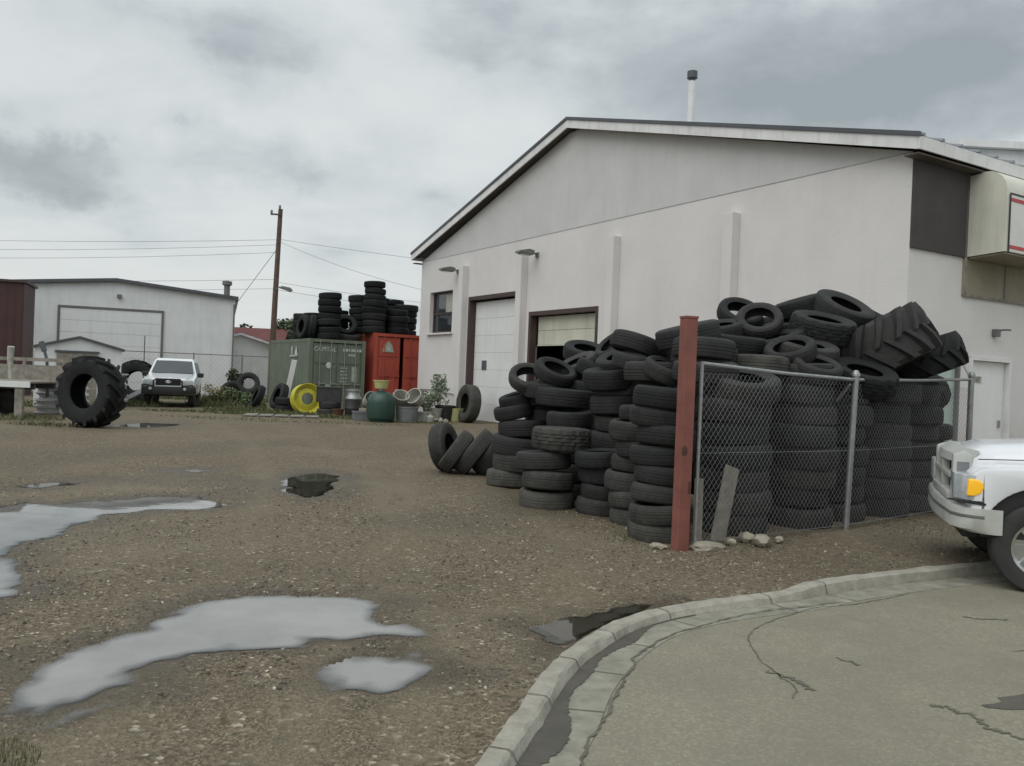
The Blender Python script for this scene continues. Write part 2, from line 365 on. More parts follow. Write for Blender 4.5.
PUD = [  # outline, depth of the hollow
 ([(-5.57, 9.22), (-5.52, 9.61), (-5.04, 9.36), (-4.97, 9.76), (-4.66, 9.85), (-4.37, 10.27), (-3.9, 10.49), (-3.27, 9.99), (-3.49, 9.55), (-4.0, 9.41), (-4.22, 8.94), (-4.2, 8.28), (-4.05, 7.88), (-4.25, 7.5), (-4.05, 6.98), (-3.76, 6.58), (-3.4, 5.73), (-3.43, 5.31), (-4.26, 5.73), (-5.15, 6.51), (-6.06, 8.13), (-6.0, 8.89)], .05),
 ([(-2.53, 4.33), (-2.42, 4.6), (-2.36, 4.88), (-2.24, 5.19), (-2.23, 5.53), (-2.11, 5.85), (-1.92, 6.1), (-1.57, 6.18), (-1.27, 6.14), (-.91, 6.09), (-.8, 5.94), (-.86, 5.68), (-.89, 5.53), (-.67, 5.47), (-.59, 5.31), (-.94, 5.2), (-1.16, 5.07), (-1.18, 4.93), (-1.47, 4.9), (-1.73, 4.81), (-1.84, 4.67), (-1.97, 4.45), (-1.98, 4.2), (-2.06, 4.06), (-2.13, 3.89), (-2.29, 3.97)], .045),
 ([(-.89, 4.58), (-.88, 4.72), (-.72, 4.78), (-.48, 4.7), (-.48, 4.51), (-.62, 4.37), (-.79, 4.4)], .055),
 ([(-3.35, 12.22), (-3.29, 13.0), (-3.05, 13.5), (-2.6, 13.1), (-2.41, 11.94), (-2.34, 10.9), (-2.59, 10.6), (-2.98, 11.23)], .05),
 ([(-6.4, 10.58), (-6.22, 11.16), (-5.79, 11.64), (-5.62, 11.03), (-5.88, 10.55)], .035),
 ([(-10.3, 21.3), (-10.38, 22.7), (-9.5, 23.6), (-8.62, 22.27), (-9.23, 21.2)], .04),
 ([(-5.12, 12.89), (-4.99, 13.38), (-4.62, 13.22), (-4.69, 12.77)], .035),
 ([(.26, 5.5), (.56, 5.9), (.95, 6.25), (1.2, 6.29), (.8, 5.8), (.5, 5.3), (.34, 5.15)], .075),
]
def grade(lo, hi, step, far, g=1.12):
    a = list(np.arange(lo, hi, step)); s = step; x = a[-1]; up = []
    while x < far: s *= g; x += s; up.append(x)
    s = step; x = a[0]; dn = []
    while x > -far: s *= g; x -= s; dn.append(x)
    return np.array(dn[::-1] + a + up)
gx = grade(-6.5, 4.2, .034, 900); gy = grade(2.3, 14.5, .034, 900)
X, Y = np.meshgrid(gx, gy)
near = np.exp(-np.maximum(0, np.hypot(X, Y - 6) - 8) / 8)
ksd = kerb_sd(X, Y)
def ground_h(X, Y, ksd):
    h = .028 * vn(X, Y, 1.7) + .016 * vn(X, Y, .55, 1) + .010 * vn(X, Y, .2, 2) + .007 * vn(X, Y, .08, 3)
    h = h + .03 * vn(X, Y, 6, 4)
    return h
fade = np.clip(np.hypot(X, Y) / 200, 0, 1)
h = ground_h(X, Y, ksd) * (1 - fade) - .0
wet = np.zeros(X.shape)
wob = .16 * vn(X, Y, .5, 5) + .11 * vn(X, Y, .17, 6) + .06 * vn(X, Y, .075, 7)
for P, dep_ in PUD:
    sd_ = poly_sd(X, Y, P) + wob
    k = np.clip((.16 - sd_) / .42, 0, 1); k = k * k * (3 - 2 * k)
    base = -.004
    rim = np.clip((.45 - sd_) / .45, 0, 1)
    h = h * (1 - .35 * rim) + .008 * rim * (1 - k)
    h = h - dep_ * k
    wet = np.maximum(wet, np.clip((.38 - sd_ + .5 * vn(X, Y, .35, 8)) / .36, 0, 1))
WATER = -.017
TRK = [smooth_path(p, 8) for p in ([(-.9, 2), (-1.6, 7.2), (-3.3, 14), (-7.5, 24), (-11.5, 30)], [(-.2, 3), (-.35, 8.5), (-1.0, 16), (-.6, 24), (0, 28)])]
trk = np.zeros(X.shape)
for P in TRK:
    best = np.full(X.shape, 1e9)
    for (ax, ay), (bx, by) in zip(P, P[1:]):
        l2 = (bx - ax) ** 2 + (by - ay) ** 2; t = np.clip(((X - ax) * (bx - ax) + (Y - ay) * (by - ay)) / l2, 0, 1)
        best = np.minimum(best, np.hypot(X - ax - t * (bx - ax), Y - ay - t * (by - ay)))
    trk = np.maximum(trk, np.exp(-((best - .78 + .2 * vn(X, Y, 1.1, 10)) / .2) ** 2) * np.clip(.75 + 1.6 * vn(X, Y, 2.2, 11), 0, 1))
h = h - .012 * trk
# damp verge along the kerb and under the tyre pile, ruts
wet = np.maximum(wet, .55 * np.clip(vn(X, Y, 1.3, 9) * 3.2, 0, 1) * np.exp(-((Y - 13) / 7) ** 2))
h = np.where((ksd > -.05) & (ksd < .03), h * np.clip((-ksd) / .05, 0, 1) - .004, h)
h = np.where(ksd >= .05, -.32, h)
h = np.where(ksd > 0, np.minimum(h, -.02), h)
ny, nx = X.shape
verts = np.stack([X, Y, h], -1).reshape(-1, 3)
idx = np.arange(nx * ny).reshape(ny, nx)
quads = np.stack([idx[:-1, :-1], idx[:-1, 1:], idx[1:, 1:], idx[1:, :-1]], -1).reshape(-1, 4)
me = bpy.data.meshes.new('ground'); me.vertices.add(len(verts)); me.vertices.foreach_set('co', verts.ravel())
me.loops.add(quads.size); me.loops.foreach_set('vertex_index', quads.ravel().astype(np.int32))
me.polygons.add(len(quads)); me.polygons.foreach_set('loop_start', np.arange(0, quads.size, 4, dtype=np.int32))
me.update(calc_edges=True); me.polygons.foreach_set('use_smooth', [True] * len(quads))
at = me.attributes.new('track', 'FLOAT', 'POINT'); at.data.foreach_set('value', trk.ravel().astype(np.float32))
at = me.attributes.new('wet', 'FLOAT', 'POINT'); at.data.foreach_set('value', wet.ravel().astype(np.float32))
# gravel
m, nt, b = newmat('gravel_ground'); co = objco(nt)
vo = N(nt, 'ShaderNodeTexVoronoi', Scale=42); L(nt, co, vo.inputs['Vector'])
sepc = N(nt, 'ShaderNodeSeparateColor'); L(nt, vo.outputs['Color'], sepc.inputs[0])
g1 = ramp(nt, sepc.outputs[0], [(0., (.05, .04, .028)), (.3, (.115, .095, .066)), (.6, (.19, .16, .115)), (.8, (.2, .142, .105)), (.93, (.25, .22, .175)), (1., (.55, .51, .43))])
vo2 = N(nt, 'ShaderNodeTexVoronoi', Scale=95); L(nt, co, vo2.inputs['Vector'])
sep2 = N(nt, 'ShaderNodeSeparateColor'); L(nt, vo2.outputs['Color'], sep2.inputs[0])
g2 = ramp(nt, sep2.outputs[1], [(0., (.055, .043, .03)), (.6, (.15, .123, .086)), (1., (.29, .25, .19))])
gsel = ramp(nt, noise(nt, 7, 4, .6, co), [(.42, 0.), (.58, 1.)])
gc = mixc(nt, gsel, g1, g2)
dirt = ramp(nt, noise(nt, .8, 6, .65, co), [(.42, 0.), (.7, .5)])
gc = mixc(nt, dirt, gc, (.165, .14, .103))
pale = ramp(nt, noise(nt, .33, 5, .6, co), [(.5, 0.), (.72, .5)])
gc = mixc(nt, pale, gc, (.235, .208, .162))
atk = N(nt, 'ShaderNodeAttribute', attribute_name='track'); tkm = N(nt, 'ShaderNodeMath', operation='MULTIPLY'); L(nt, atk.outputs['Fac'], tkm.inputs[0]); tkm.inputs[1].default_value = .5
gc = mixc(nt, tkm.outputs[0], gc, (.2, .172, .128))
aw = N(nt, 'ShaderNodeAttribute', attribute_name='wet')
wetm = N(nt, 'ShaderNodeMath', operation='MULTIPLY'); L(nt, aw.outputs['Fac'], wetm.inputs[0]); wetm.inputs[1].default_value = .85
gd = mixc(nt, 1, gc, (.46, .43, .37), 'MULTIPLY')
gc = mixc(nt, wetm.outputs[0], gc, gd)
gc = mixc(nt, 1, gc, (1.0, .985, .9), 'MULTIPLY')
L(nt, gc, b.inputs['Base Color'])
rr = N(nt, 'ShaderNodeMapRange'); L(nt, aw.outputs['Fac'], rr.inputs[0]); rr.inputs[3].default_value = .88; rr.inputs[4].default_value = .42; L(nt, rr.outputs[0], b.inputs['Roughness'])
b.inputs['Specular IOR Level'].default_value = .35
hs = N(nt, 'ShaderNodeMath', operation='ADD'); L(nt, vo.outputs['Distance'], hs.inputs[0]); L(nt, noise(nt, 60, 3, .6, co), hs.inputs[1])
bump(nt, b, hs.outputs[0], .9, .016)
me.materials.append(m)
go = struct(link('ground', me))

# water: turbid, so it hides the bottom only where it is deep enough; a shallow film at the shore
m, nt, b = newmat('puddle_water'); co = objco(nt)
ad = N(nt, 'ShaderNodeAttribute', attribute_name='depth')
al = N(nt, 'ShaderNodeMapRange', interpolation_type='SMOOTHSTEP'); L(nt, ad.outputs['Fac'], al.inputs[0]); al.inputs[1].default_value = .003; al.inputs[2].default_value = .024
df = N(nt, 'ShaderNodeBsdfDiffuse'); L(nt, mixc(nt, ramp(nt, noise(nt, 1.3, 6, .65, co), [(.38, 0.), (.66, 1.)]), (.27, .267, .255), (.19, .186, .172)), df.inputs['Color'])
tr_ = N(nt, 'ShaderNodeBsdfTransparent'); tr_.inputs[0].default_value = (1, 1, 1, 1)
m1 = N(nt, 'ShaderNodeMixShader'); L(nt, al.outputs[0], m1.inputs[0]); L(nt, tr_.outputs[0], m1.inputs[1]); L(nt, df.outputs[0], m1.inputs[2])
gl_ = N(nt, 'ShaderNodeBsdfGlossy', Roughness=.02); fr0 = N(nt, 'ShaderNodeFresnel', IOR=2.4); fe = N(nt, 'ShaderNodeMapRange', interpolation_type='SMOOTHSTEP'); L(nt, ad.outputs['Fac'], fe.inputs[0]); fe.inputs[1].default_value = .0005; fe.inputs[2].default_value = .009
fr = N(nt, 'ShaderNodeMath', operation='MULTIPLY'); L(nt, fr0.outputs[0], fr.inputs[0]); L(nt, fe.outputs[0], fr.inputs[1])
bmp = N(nt, 'ShaderNodeBump', Strength=.03, Distance=.01); L(nt, noise(nt, 5, 2, .5, co), bmp.inputs['Height']); L(nt, bmp.outputs[0], gl_.inputs['Normal'])
m2 = N(nt, 'ShaderNodeMixShader'); L(nt, fr.outputs[0], m2.inputs[0]); L(nt, m1.outputs[0], m2.inputs[1]); L(nt, gl_.outputs[0], m2.inputs[2])
L(nt, m2.outputs[0], nt.nodes['Material Output'].inputs['Surface']); nt.nodes.remove(b); M['water'] = m
m = m.copy(); m.name = 'puddle_water_dark_mirror'; M['water_dark_mirror'] = m  # dark colour stands in for the container and heap mirrored in these puddles
for n_ in m.node_tree.nodes:
    if n_.type == 'BSDF_DIFFUSE':
        for l_ in list(n_.inputs['Color'].links): m.node_tree.links.remove(l_)
        n_.inputs['Color'].default_value = (.055, .052, .04, 1)
m, nt, b = newmat('puddle_water_dark'); b.inputs['Base Color'].default_value = (.05, .047, .038, 1); b.inputs['Roughness'].default_value = .04
M['water_dark'] = m
for i, (P, dep_) in enumerate(PUD):
    px = [p[0] for p in P]; py = [p[1] for p in P]
    i0_, i1_ = np.searchsorted(gx, min(px) - .5), np.searchsorted(gx, max(px) + .5); j0_, j1_ = np.searchsorted(gy, min(py) - .5), np.searchsorted(gy, max(py) + .5)
    XX, YY, HH = X[j0_:j1_, i0_:i1_], Y[j0_:j1_, i0_:i1_], h[j0_:j1_, i0_:i1_]
    good = (poly_sd(XX, YY, P) < .32) & (HH < WATER + .0015) & (ksd[j0_:j1_, i0_:i1_] < -.004)
    gg_ = good.copy()
    for a_ in (-1, 0, 1):
        for b2 in (-1, 0, 1): gg_ |= np.roll(np.roll(good, a_, 0), b2, 1)
    cell = gg_[:-1, :-1] & gg_[1:, :-1] & gg_[:-1, 1:] & gg_[1:, 1:]
    jj, ii = np.nonzero(cell)
    if len(jj) == 0: continue
    nn_ = XX.shape[1]; ids = np.arange(XX.size).reshape(XX.shape)
    q = np.stack([ids[jj, ii], ids[jj, ii + 1], ids[jj + 1, ii + 1], ids[jj + 1, ii]], -1)
    used, inv = np.unique(q, return_inverse=True); inv = inv.reshape(q.shape)
    vv = np.stack([XX.ravel()[used], YY.ravel()[used], np.full(len(used), WATER)], -1)
    me = bpy.data.meshes.new('puddle_water'); me.from_pydata(vv.tolist(), [], inv.tolist()); me.update()
    dp = me.attributes.new('depth', 'FLOAT', 'POINT'); dp.data.foreach_set('value', np.maximum(-.01, np.minimum(WATER - HH.ravel()[used], (.26 - poly_sd(XX, YY, P).ravel()[used]) * .08)).astype(np.float32))
    me.materials.append(M['water_dark_mirror' if i in (3, 7) else 'water']); struct(link('puddle_water', me))

# road
m, nt, b = newmat('worn_road'); co = objco(nt)
vo = N(nt, 'ShaderNodeTexVoronoi', Scale=70); L(nt, co, vo.inputs['Vector'])
sepc = N(nt, 'ShaderNodeSeparateColor'); L(nt, vo.outputs['Color'], sepc.inputs[0])
rc = ramp(nt, sepc.outputs[0], [(0., (.2, .187, .14)), (.7, (.232, .218, .164)), (1., (.285, .268, .205))])
rc = mixc(nt, ramp(nt, noise(nt, .9, 6, .65, co), [(.4, 0.), (.7, .75)]), rc, (.175, .163, .125))
rc = mixc(nt, ramp(nt, noise(nt, 2.3, 5, .6, co), [(.55, 0.), (.7, .5)]), rc, (.255, .24, .188))
L(nt, rc, b.inputs['Base Color']); b.inputs['Roughness'].default_value = .8; b.inputs['Specular IOR Level'].default_value = .3
bump(nt, b, noise(nt, 90, 4, .7, co), .4, .006)
M['road'] = m
M['kerb'] = pm('kerb_concrete', (.36, .345, .29), (.25, .238, .195), 8, .85, bumpv=.9, bscale=40, streak=.25)
M['gutter'] = pm('gutter_concrete', (.29, .28, .225), (.17, .163, .13), 7, .8, bumpv=.4, bscale=60)
M['wetcon'] = pm('wet_gutter_silt', (.085, .076, .058), (.055, .05, .04), 6, .5, bumpv=.2, bscale=40)
M['crack'] = pm('crack_dirt', (.10, .094, .072), (.14, .13, .1), 8, .9)
ROAD = -.042
def offs(i, d):
    a, b_ = KS[max(i - 1, 0)], KS[min(i + 1, len(KS) - 1)]
    t = Vector((b_[0] - a[0], b_[1] - a[1])).normalized()
    return KS[i][0] + t.y * d, KS[i][1] - t.x * d
def ktop(p):   # the kerb rises to full height past the driveway
    t = min(1, max(0, (p[0] - 2.15) / .35)); t = t * t * (3 - 2 * t); return .004 + .036 * t
i0 = 3 * 8; i1 = len(KS) - 1
def densify(): pass
mb = MB(); rings = []
for i in range(i0, i1 + 1):
    zt = ktop(KS[i]); rings.append([(*offs(i, d_), z_) for d_, z_ in [(0, -.3), (0, zt - .006), (.01, zt), (.095, zt), (.112, zt - .01), (.134, ROAD - .006), (.15, -.3)]])
mb.loft(rings); bmesh.ops.recalc_face_normals(mb.bm, faces=mb.bm.faces); rk_ = random.Random(8)
for v_ in mb.bm.verts:
    if v_.co.z > -.2: v_.co += Vector((rk_.gauss(0, .0035), rk_.gauss(0, .0035), rk_.gauss(0, .003)))
ko = struct(mb.build('kerb', 'kerb', smooth=18))
mb = MB(); rings = []
for i in range(i0, i1 + 1):
    rings.append([(*offs(i, d_), z_) for d_, z_ in [(.133, -.3), (.133, ROAD - .008), (.28, ROAD - .003), (.40, ROAD + .003), (.405, -.3)]])
mb.loft(rings); bmesh.ops.recalc_face_normals(mb.bm, faces=mb.bm.faces); struct(mb.build('gutter', 'gutter', smooth=40))
# silt and water lying in the gutter, ragged inner edge
rnd = random.Random(5); mb = MB(); prev = None; s0 = 3 * 8 + 4; s1 = 11 * 8
fine = smooth_path([KS[i] for i in range(s0, s1)], 6); n = len(fine)
for i in range(1, n - 1):
    a, b_ = fine[i - 1], fine[i + 1]; t = Vector((b_[0] - a[0], b_[1] - a[1])).normalized(); u = i / n
    wdt = .05 + .10 * (1 - u) + .05 * math.sin(i * .07) * math.sin(i * .023 + 1) + rnd.uniform(-.012, .012)
    wdt = max(.015, wdt * (1 - max(0, u - .8) / .2))
    q = [(fine[i][0] + t.y * d_, fine[i][1] - t.x * d_, ROAD - .008 + .034 * max(0, d_ - .133) + .004) for d_ in (.137, .137 + wdt)]
    if prev: mb.face([prev[0], prev[1], q[1], q[0]])
    prev = q
bmesh.ops.recalc_face_normals(mb.bm, faces=mb.bm.faces)
for f_ in mb.bm.faces:
    f_.normal_update()
    if f_.normal.z < 0: f_.normal_flip()
struct(mb.build('gutter_water', 'wetcon'))
mb = MB(); pts = [(*offs(i, .402), ROAD) for i in range(0, i1 + 1)]
mb.face(pts + [(160, 20, ROAD), (140, -60, ROAD), (-4, -60, ROAD)]); mb.bm.normal_update()
if mb.bm.faces[:][0].normal.z < 0: bmesh.ops.reverse_faces(mb.bm, faces=mb.bm.faces[:])
bmesh.ops.triangulate(mb.bm, faces=mb.bm.faces[:]); struct(mb.build('road', 'road'))
# cracks: ragged dark strips just above the road
def crack(P, w0, seed, mat='crack', zz=ROAD + .004):
    rnd = random.Random(seed); fine = smooth_path(P, 16); dr = 0; mb = MB(); prev = None
    for i, p in enumerate(fine):
        a, b_ = fine[max(i - 1, 0)], fine[min(i + 1, len(fine) - 1)]; t = Vector((b_[0] - a[0], b_[1] - a[1])).normalized()
        dr = max(-2.2, min(2.2, (dr if i else 0) * .86 + rnd.gauss(0, .75))); j = (dr + rnd.uniform(-.5, .5)) * w0; ww = w0 * rnd.uniform(.35, 1.2) * min(1, i / 4 + .15, (len(fine) - 1 - i) / 4 + .15)
        q = [(p[0] + t.y * (j + k * ww), p[1] - t.x * (j + k * ww), zz) for k in (-1, 1)]
        if prev: mb.face([prev[0], prev[1], q[1], q[0]])
        prev = q
    for f_ in mb.bm.faces:
        f_.normal_update()
        if f_.normal.z < 0: f_.normal_flip()
    return struct(mb.build('road_crack', mat))
crack([(.02, 2.2), (.3, 3.3), (.41, 3.76), (.53, 4.19), (.7, 4.74), (.96, 5.33), (1.5, 5.93), (2.1, 6.32), (2.7, 6.6)], .009, 1, zz=ROAD + .007)
crack([(3.4, 7.0), (2.77, 6.57), (2.46, 6.44), (2.01, 6.09), (1.71, 5.74), (1.62, 5.44), (1.59, 5.08), (1.61, 4.85), (1.65, 4.68), (1.58, 4.5)], .0055, 2)
crack([(1.6, 4.95), (1.66, 4.75), (1.72, 4.62)], .02, 3)
crack([(2.3, 4.5), (2.39, 4.46), (2.46, 4.35), (2.5, 4.2), (2.62, 4.05)], .018, 4)
crack([(2.08, 5.22), (2.13, 5.19), (2.2, 5.1)], .012, 5)
crack([(3.45, 6.3), (3.61, 6.26), (3.8, 6.3)], .012, 6)
crack([(3.3, 5.5), (4.4, 5.9), (5.6, 6.9)], .007, 8)
mb = MB(); rp = random.Random(3)
mb.face([(3.15 + .5 * math.cos(t * .21) * (1 + .14 * math.sin(t * 1.3) + rp.uniform(-.06, .06)), 4.62 + .13 * math.sin(t * .21) * (1 + .2 * math.sin(t * .9) + rp.uniform(-.1, .1)) + .1 * math.cos(t * .21), ROAD + .003) for t in range(30)])
bmesh.ops.triangulate(mb.bm, faces=mb.bm.faces[:]); struct(mb.build('road_puddle', 'wetcon'))
for s in (.05, .16, .3, .43, .56, .7, .85, .97):   # joints across kerb and gutter
    i = int(i0 + 16 + (80 - 16) * s); a, b_ = offs(i, .0), offs(i, .43); t = Vector((b_[0] - a[0], b_[1] - a[1])).normalized()
    mb = MB(); c = Vector(((a[0] * .5 + b_[0] * .5), (a[1] * .5 + b_[1] * .5)))
    zs = ktop(KS[i]) + .003
    p = [(.0, zs), (.097, zs), (.116, zs - .01), (.14, ROAD - .003), (.28, ROAD + .001), (.40, ROAD + .007)]
    for (d0, z0), (d1, z1) in zip(p, p[1:]):
        q0, q1 = offs(i, d0), offs(i, d1); e = Vector((-t.y, t.x)) * .004
        mb.face([(q0[0] - e.x, q0[1] - e.y, z0), (q1[0] - e.x, q1[1] - e.y, z1), (q1[0] + e.x, q1[1] + e.y, z1), (q0[0] + e.x, q0[1] + e.y, z0)])
    struct(mb.build('kerb_joint', 'crack'))

# loose gravel lying on the yard close by: nobody could count it
rng = np.random.RandomState(11)
ico = bmesh.new(); bmesh.ops.create_icosphere(ico, subdivisions=1, radius=1)
iv = np.array([v.co[:] for v in ico.verts]); ifc = np.array([[v.index for v in f_.verts] for f_ in ico.faces]); ico.free()
n = 42000
py = 3.0 + 8.6 * rng.rand(n) ** 1.75; pxx = (rng.rand(n) * 1.3 - .66) * (py * .95 + .6)
hx = np.interp
def sample(Xq, Yq, A):
    i = np.clip(np.searchsorted(gx, Xq) - 1, 0, nx - 2); j = np.clip(np.searchsorted(gy, Yq) - 1, 0, ny - 2)
    f, g = (Xq - gx[i]) / (gx[i + 1] - gx[i]), (Yq - gy[j]) / (gy[j + 1] - gy[j])
    return (A[j, i] * (1 - f) + A[j, i + 1] * f) * (1 - g) + (A[j + 1, i] * (1 - f) + A[j + 1, i + 1] * f) * g
kk = kerb_sd(pxx, py); hh = sample(pxx, py, h)
dens = vn(pxx, py, .9, 12) + .35 - .6 * sample(pxx, py, trk) > rng.rand(n) * .8 - .1
ok = (kk < -.03) & (hh > WATER + .002) & dens
pxx, py, hh = pxx[ok], py[ok], hh[ok]; n = len(pxx)
r = .0042 + .013 * rng.rand(n) ** 3.0
sq = .55 + .45 * rng.rand(n, 3); an = rng.rand(n) * 6.283
V = iv[None] * sq[:, None] * (1 + .35 * (rng.rand(n, len(iv), 1) - .5)) * r[:, None, None]
c, s = np.cos(an)[:, None], np.sin(an)[:, None]
VX = V[..., 0] * c - V[..., 1] * s + pxx[:, None]; VY = V[..., 0] * s + V[..., 1] * c + py[:, None]; VZ = V[..., 2] + (hh + r * .25)[:, None]
verts = np.stack([VX, VY, VZ], -1).reshape(-1, 3); fc = (ifc[None] + (np.arange(n) * len(iv))[:, None, None]).reshape(-1, 3)
me = bpy.data.meshes.new('gravel'); me.from_pydata([], [], []); me.vertices.add(len(verts)); me.vertices.foreach_set('co', verts.ravel())
me.loops.add(fc.size); me.loops.foreach_set('vertex_index', fc.ravel().astype(np.int32)); me.polygons.add(len(fc)); me.polygons.foreach_set('loop_start', np.arange(0, fc.size, 3, dtype=np.int32)); me.update(calc_edges=True)
m, nt, b = newmat('gravel_stones'); co = objco(nt)
wn = N(nt, 'ShaderNodeTexVoronoi', Scale=25); L(nt, co, wn.inputs['Vector']); sp = N(nt, 'ShaderNodeSeparateColor'); L(nt, wn.outputs['Color'], sp.inputs[0])
L(nt, ramp(nt, sp.outputs[0], [(0., (.07, .06, .048)), (.4, (.11, .095, .072)), (.6, (.17, .118, .09)), (.8, (.2, .18, .15)), (.9, (.24, .225, .195)), (1., (.5, .47, .41))]), b.inputs['Base Color']); b.inputs['Roughness'].default_value = .75
me.materials.append(m); stuff(link('gravel', me), 'loose brown and grey gravel strewn over the wet yard', 'gravel')
# ------------------------------------------------------------------ main workshop
def panel(mb, u0, u1, z0, z1, holes, P, th):
    """a wall with rectangular openings; P(u, z, d) -> point, d = depth into the wall"""
    us = sorted({u0, u1, *[h[0] for h in holes], *[h[1] for h in holes]}); zs = sorted({z0, z1, *[max(z0, h[2]) for h in holes], *[h[3] for h in holes]})
    def solid(i, j):
        if i < 0 or j < 0 or i >= len(us) - 1 or j >= len(zs) - 1: return False
        cu, cz = (us[i] + us[i + 1]) / 2, (zs[j] + zs[j + 1]) / 2
        return not any(h[0] < cu < h[1] and h[2] < cz < h[3] for h in holes)
    for i in range(len(us) - 1):
        for j in range(len(zs) - 1):
            if not solid(i, j): continue
            a, b_, c, e = us[i], us[i + 1], zs[j], zs[j + 1]
            mb.face([P(a, c, 0), P(b_, c, 0), P(b_, e, 0), P(a, e, 0)]); mb.face([P(a, c, th), P(a, e, th), P(b_, e, th), P(b_, c, th)])
            if not solid(i - 1, j): mb.face([P(a, c, 0), P(a, e, 0), P(a, e, th), P(a, c, th)])
            if not solid(i + 1, j): mb.face([P(b_, c, 0), P(b_, c, th), P(b_, e, th), P(b_, e, 0)])
            if not solid(i, j - 1): mb.face([P(a, c, 0), P(a, c, th), P(b_, c, th), P(b_, c, 0)])
            if not solid(i, j + 1): mb.face([P(a, e, 0), P(b_, e, 0), P(b_, e, th), P(a, e, th)])
    bmesh.ops.remove_doubles(mb.bm, verts=mb.bm.verts, dist=1e-4); bmesh.ops.recalc_face_normals(mb.bm, faces=mb.bm.faces)
W_ROT = R(31.4)
B = thing('workshop', 'large white gabled workshop with grey gable, overhead doors and dark corner panel', 'building', (7.55, 16.22, 0), W_ROT)
YL, XR, EV = 22.05, 34.0, 6.28
RY, RZ = 11.3, 9.3       # ridge of the wall below the roof
# local frame: x along the street front, y along the gable wall away from the street, z up; the gable wall is x = 0
mb = MB()
panel(mb, 0, YL, -.3, EV, [(19.15, 21.15, 3.3, 4.95), (14.2, 17.85, -1, 4.58), (9.8, 13.6, -1, 3.83)], lambda u, z, d: (d, u, z), .3)
mb.build('gable_wall', 'block', B)
mb = MB(); panel(mb, .3, XR, -.3, EV, [(2.2, 3.75, -1, 2.45), (.45, 1.9, .35, 2.45)], lambda u, z, d: (u, d, z), .3); mb.build('front_wall', 'block', B)
mb = MB(); mb.box((XR / 2, YL - .15, EV / 2), (XR - .62, .3, EV)); mb.build('rear_wall', 'block', B)
mb = MB(); mb.box((XR - .15, YL / 2, EV / 2), (.3, YL - .7, EV)); mb.build('end_wall', 'block', B)
mb = MB(); mb.box((4.2, YL / 2, 2.6), (.1, YL - .7, 5.2)); mb.build('inner_partition', 'dark_void', B)  # backing wall whose dark colour carries the shade beyond the door
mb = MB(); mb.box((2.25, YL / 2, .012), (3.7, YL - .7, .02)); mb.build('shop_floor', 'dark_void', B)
# smooth grey gable above the flashing line
mb = MB(); mb.prism([(.02, EV + .021), (YL - .02, EV + .021), (RY + .3, RZ), (RY - .3, RZ)], -.004, .28, 'YZ'); mb.build('gable_panel', 'gable', B)
for yy in (3.6, 8.3, 12.9, 17.2):
    pass
mb = MB(); mb.box((.0, YL / 2, EV + .0105), (.022, YL, .019)); mb.build('flashing', 'flash', B)
# roof
EY0, EY1 = -.32, YL + .3
def roof_z(y): return RZ + .18 - abs(y - RY) * (RZ - EV) / RY * 1.0
t_ = .12
mb = MB()
pf = [(EY0, roof_z(EY0)), (RY, RZ + .18), (EY1, roof_z(EY1)), (EY1, roof_z(EY1) + t_), (RY, RZ + .18 + t_), (EY0, roof_z(EY0) + t_)]
mb.prism(pf, -.32, XR + .5, 'YZ'); rf = mb.build('roof', 'roof', B)
# fascia boards on the gable end and the eaves, dark drip edge on top
def rake(y0, y1, x, th, z0, z1):
    return [(y0, roof_z(y0) + z0), (y1, roof_z(y1) + z0), (y1, roof_z(y1) + z1), (y0, roof_z(y0) + z1)]
mb = MB(); mb.prism(rake(EY0 - .0, RY, 0, 0, -.16, .08), -.365, -.322, 'YZ'); mb.build('fascia', 'white_trim', rf)
mb = MB(); mb.prism(rake(RY, EY1, 0, 0, -.16, .08), -.365, -.322, 'YZ'); mb.build('fascia', 'white_trim', rf)
mb = MB(); mb.prism(rake(EY0 - .05, RY, 0, 0,   .083, .17), -.40, -.322, 'YZ'); mb.prism(rake(RY, EY1 + .05, 0, 0, .083, .17), -.40, -.322, 'YZ'); mb.build('drip_edge', 'dark_trim', rf)
mb = MB(); mb.box((XR / 2 + .08, EY0 - .024, roof_z(EY0) - .04), (XR + .88, .04, .24)); mb.build('fascia', 'white_trim', rf)
mb = MB(); mb.box((XR / 2 + .08, EY1 + .024, roof_z(EY1) - .04), (XR + .88, .04, .24)); mb.build('fascia', 'white_trim', rf)
mb = MB(); mb.box((XR / 2 + .1, EY0 / 2, EV - .12), (XR + .8, -EY0 - .02, .03)); mb.box((XR / 2 + .1, (EY1 + YL) / 2, EV - .05), (XR + .8, EY1 - YL - .02, .03))
mb.prism([(EY0, roof_z(EY0) - .02), (RY, RZ + .16), (RY, RZ + .13), (EY0, roof_z(EY0) - .05)], -.3, -.03, 'YZ'); mb.prism([(EY1, roof_z(EY1) - .02), (RY, RZ + .16), (RY, RZ + .13), (EY1, roof_z(EY1) - .05)], -.3, -.03, 'YZ')
mb.build('soffit', 'soffit', rf)
# rib ends of the roof sheets standing up along the street eave
mb = MB()
for i in range(52):
    x = -.25 + i * .62
    mb.prism([(x - .05, 0), (x + .05, 0), (x + .03, .05), (x - .03, .05)], 0, 1, 'XZ')
for v_ in mb.bm.verts:
    yy = EY0 - .06 + v_.co.y * (RY - EY0 + .06); v_.co = (v_.co.x, yy, v_.co.z + roof_z(yy) + t_ - .004)
mb.build('standing_rib', 'roof', rf)
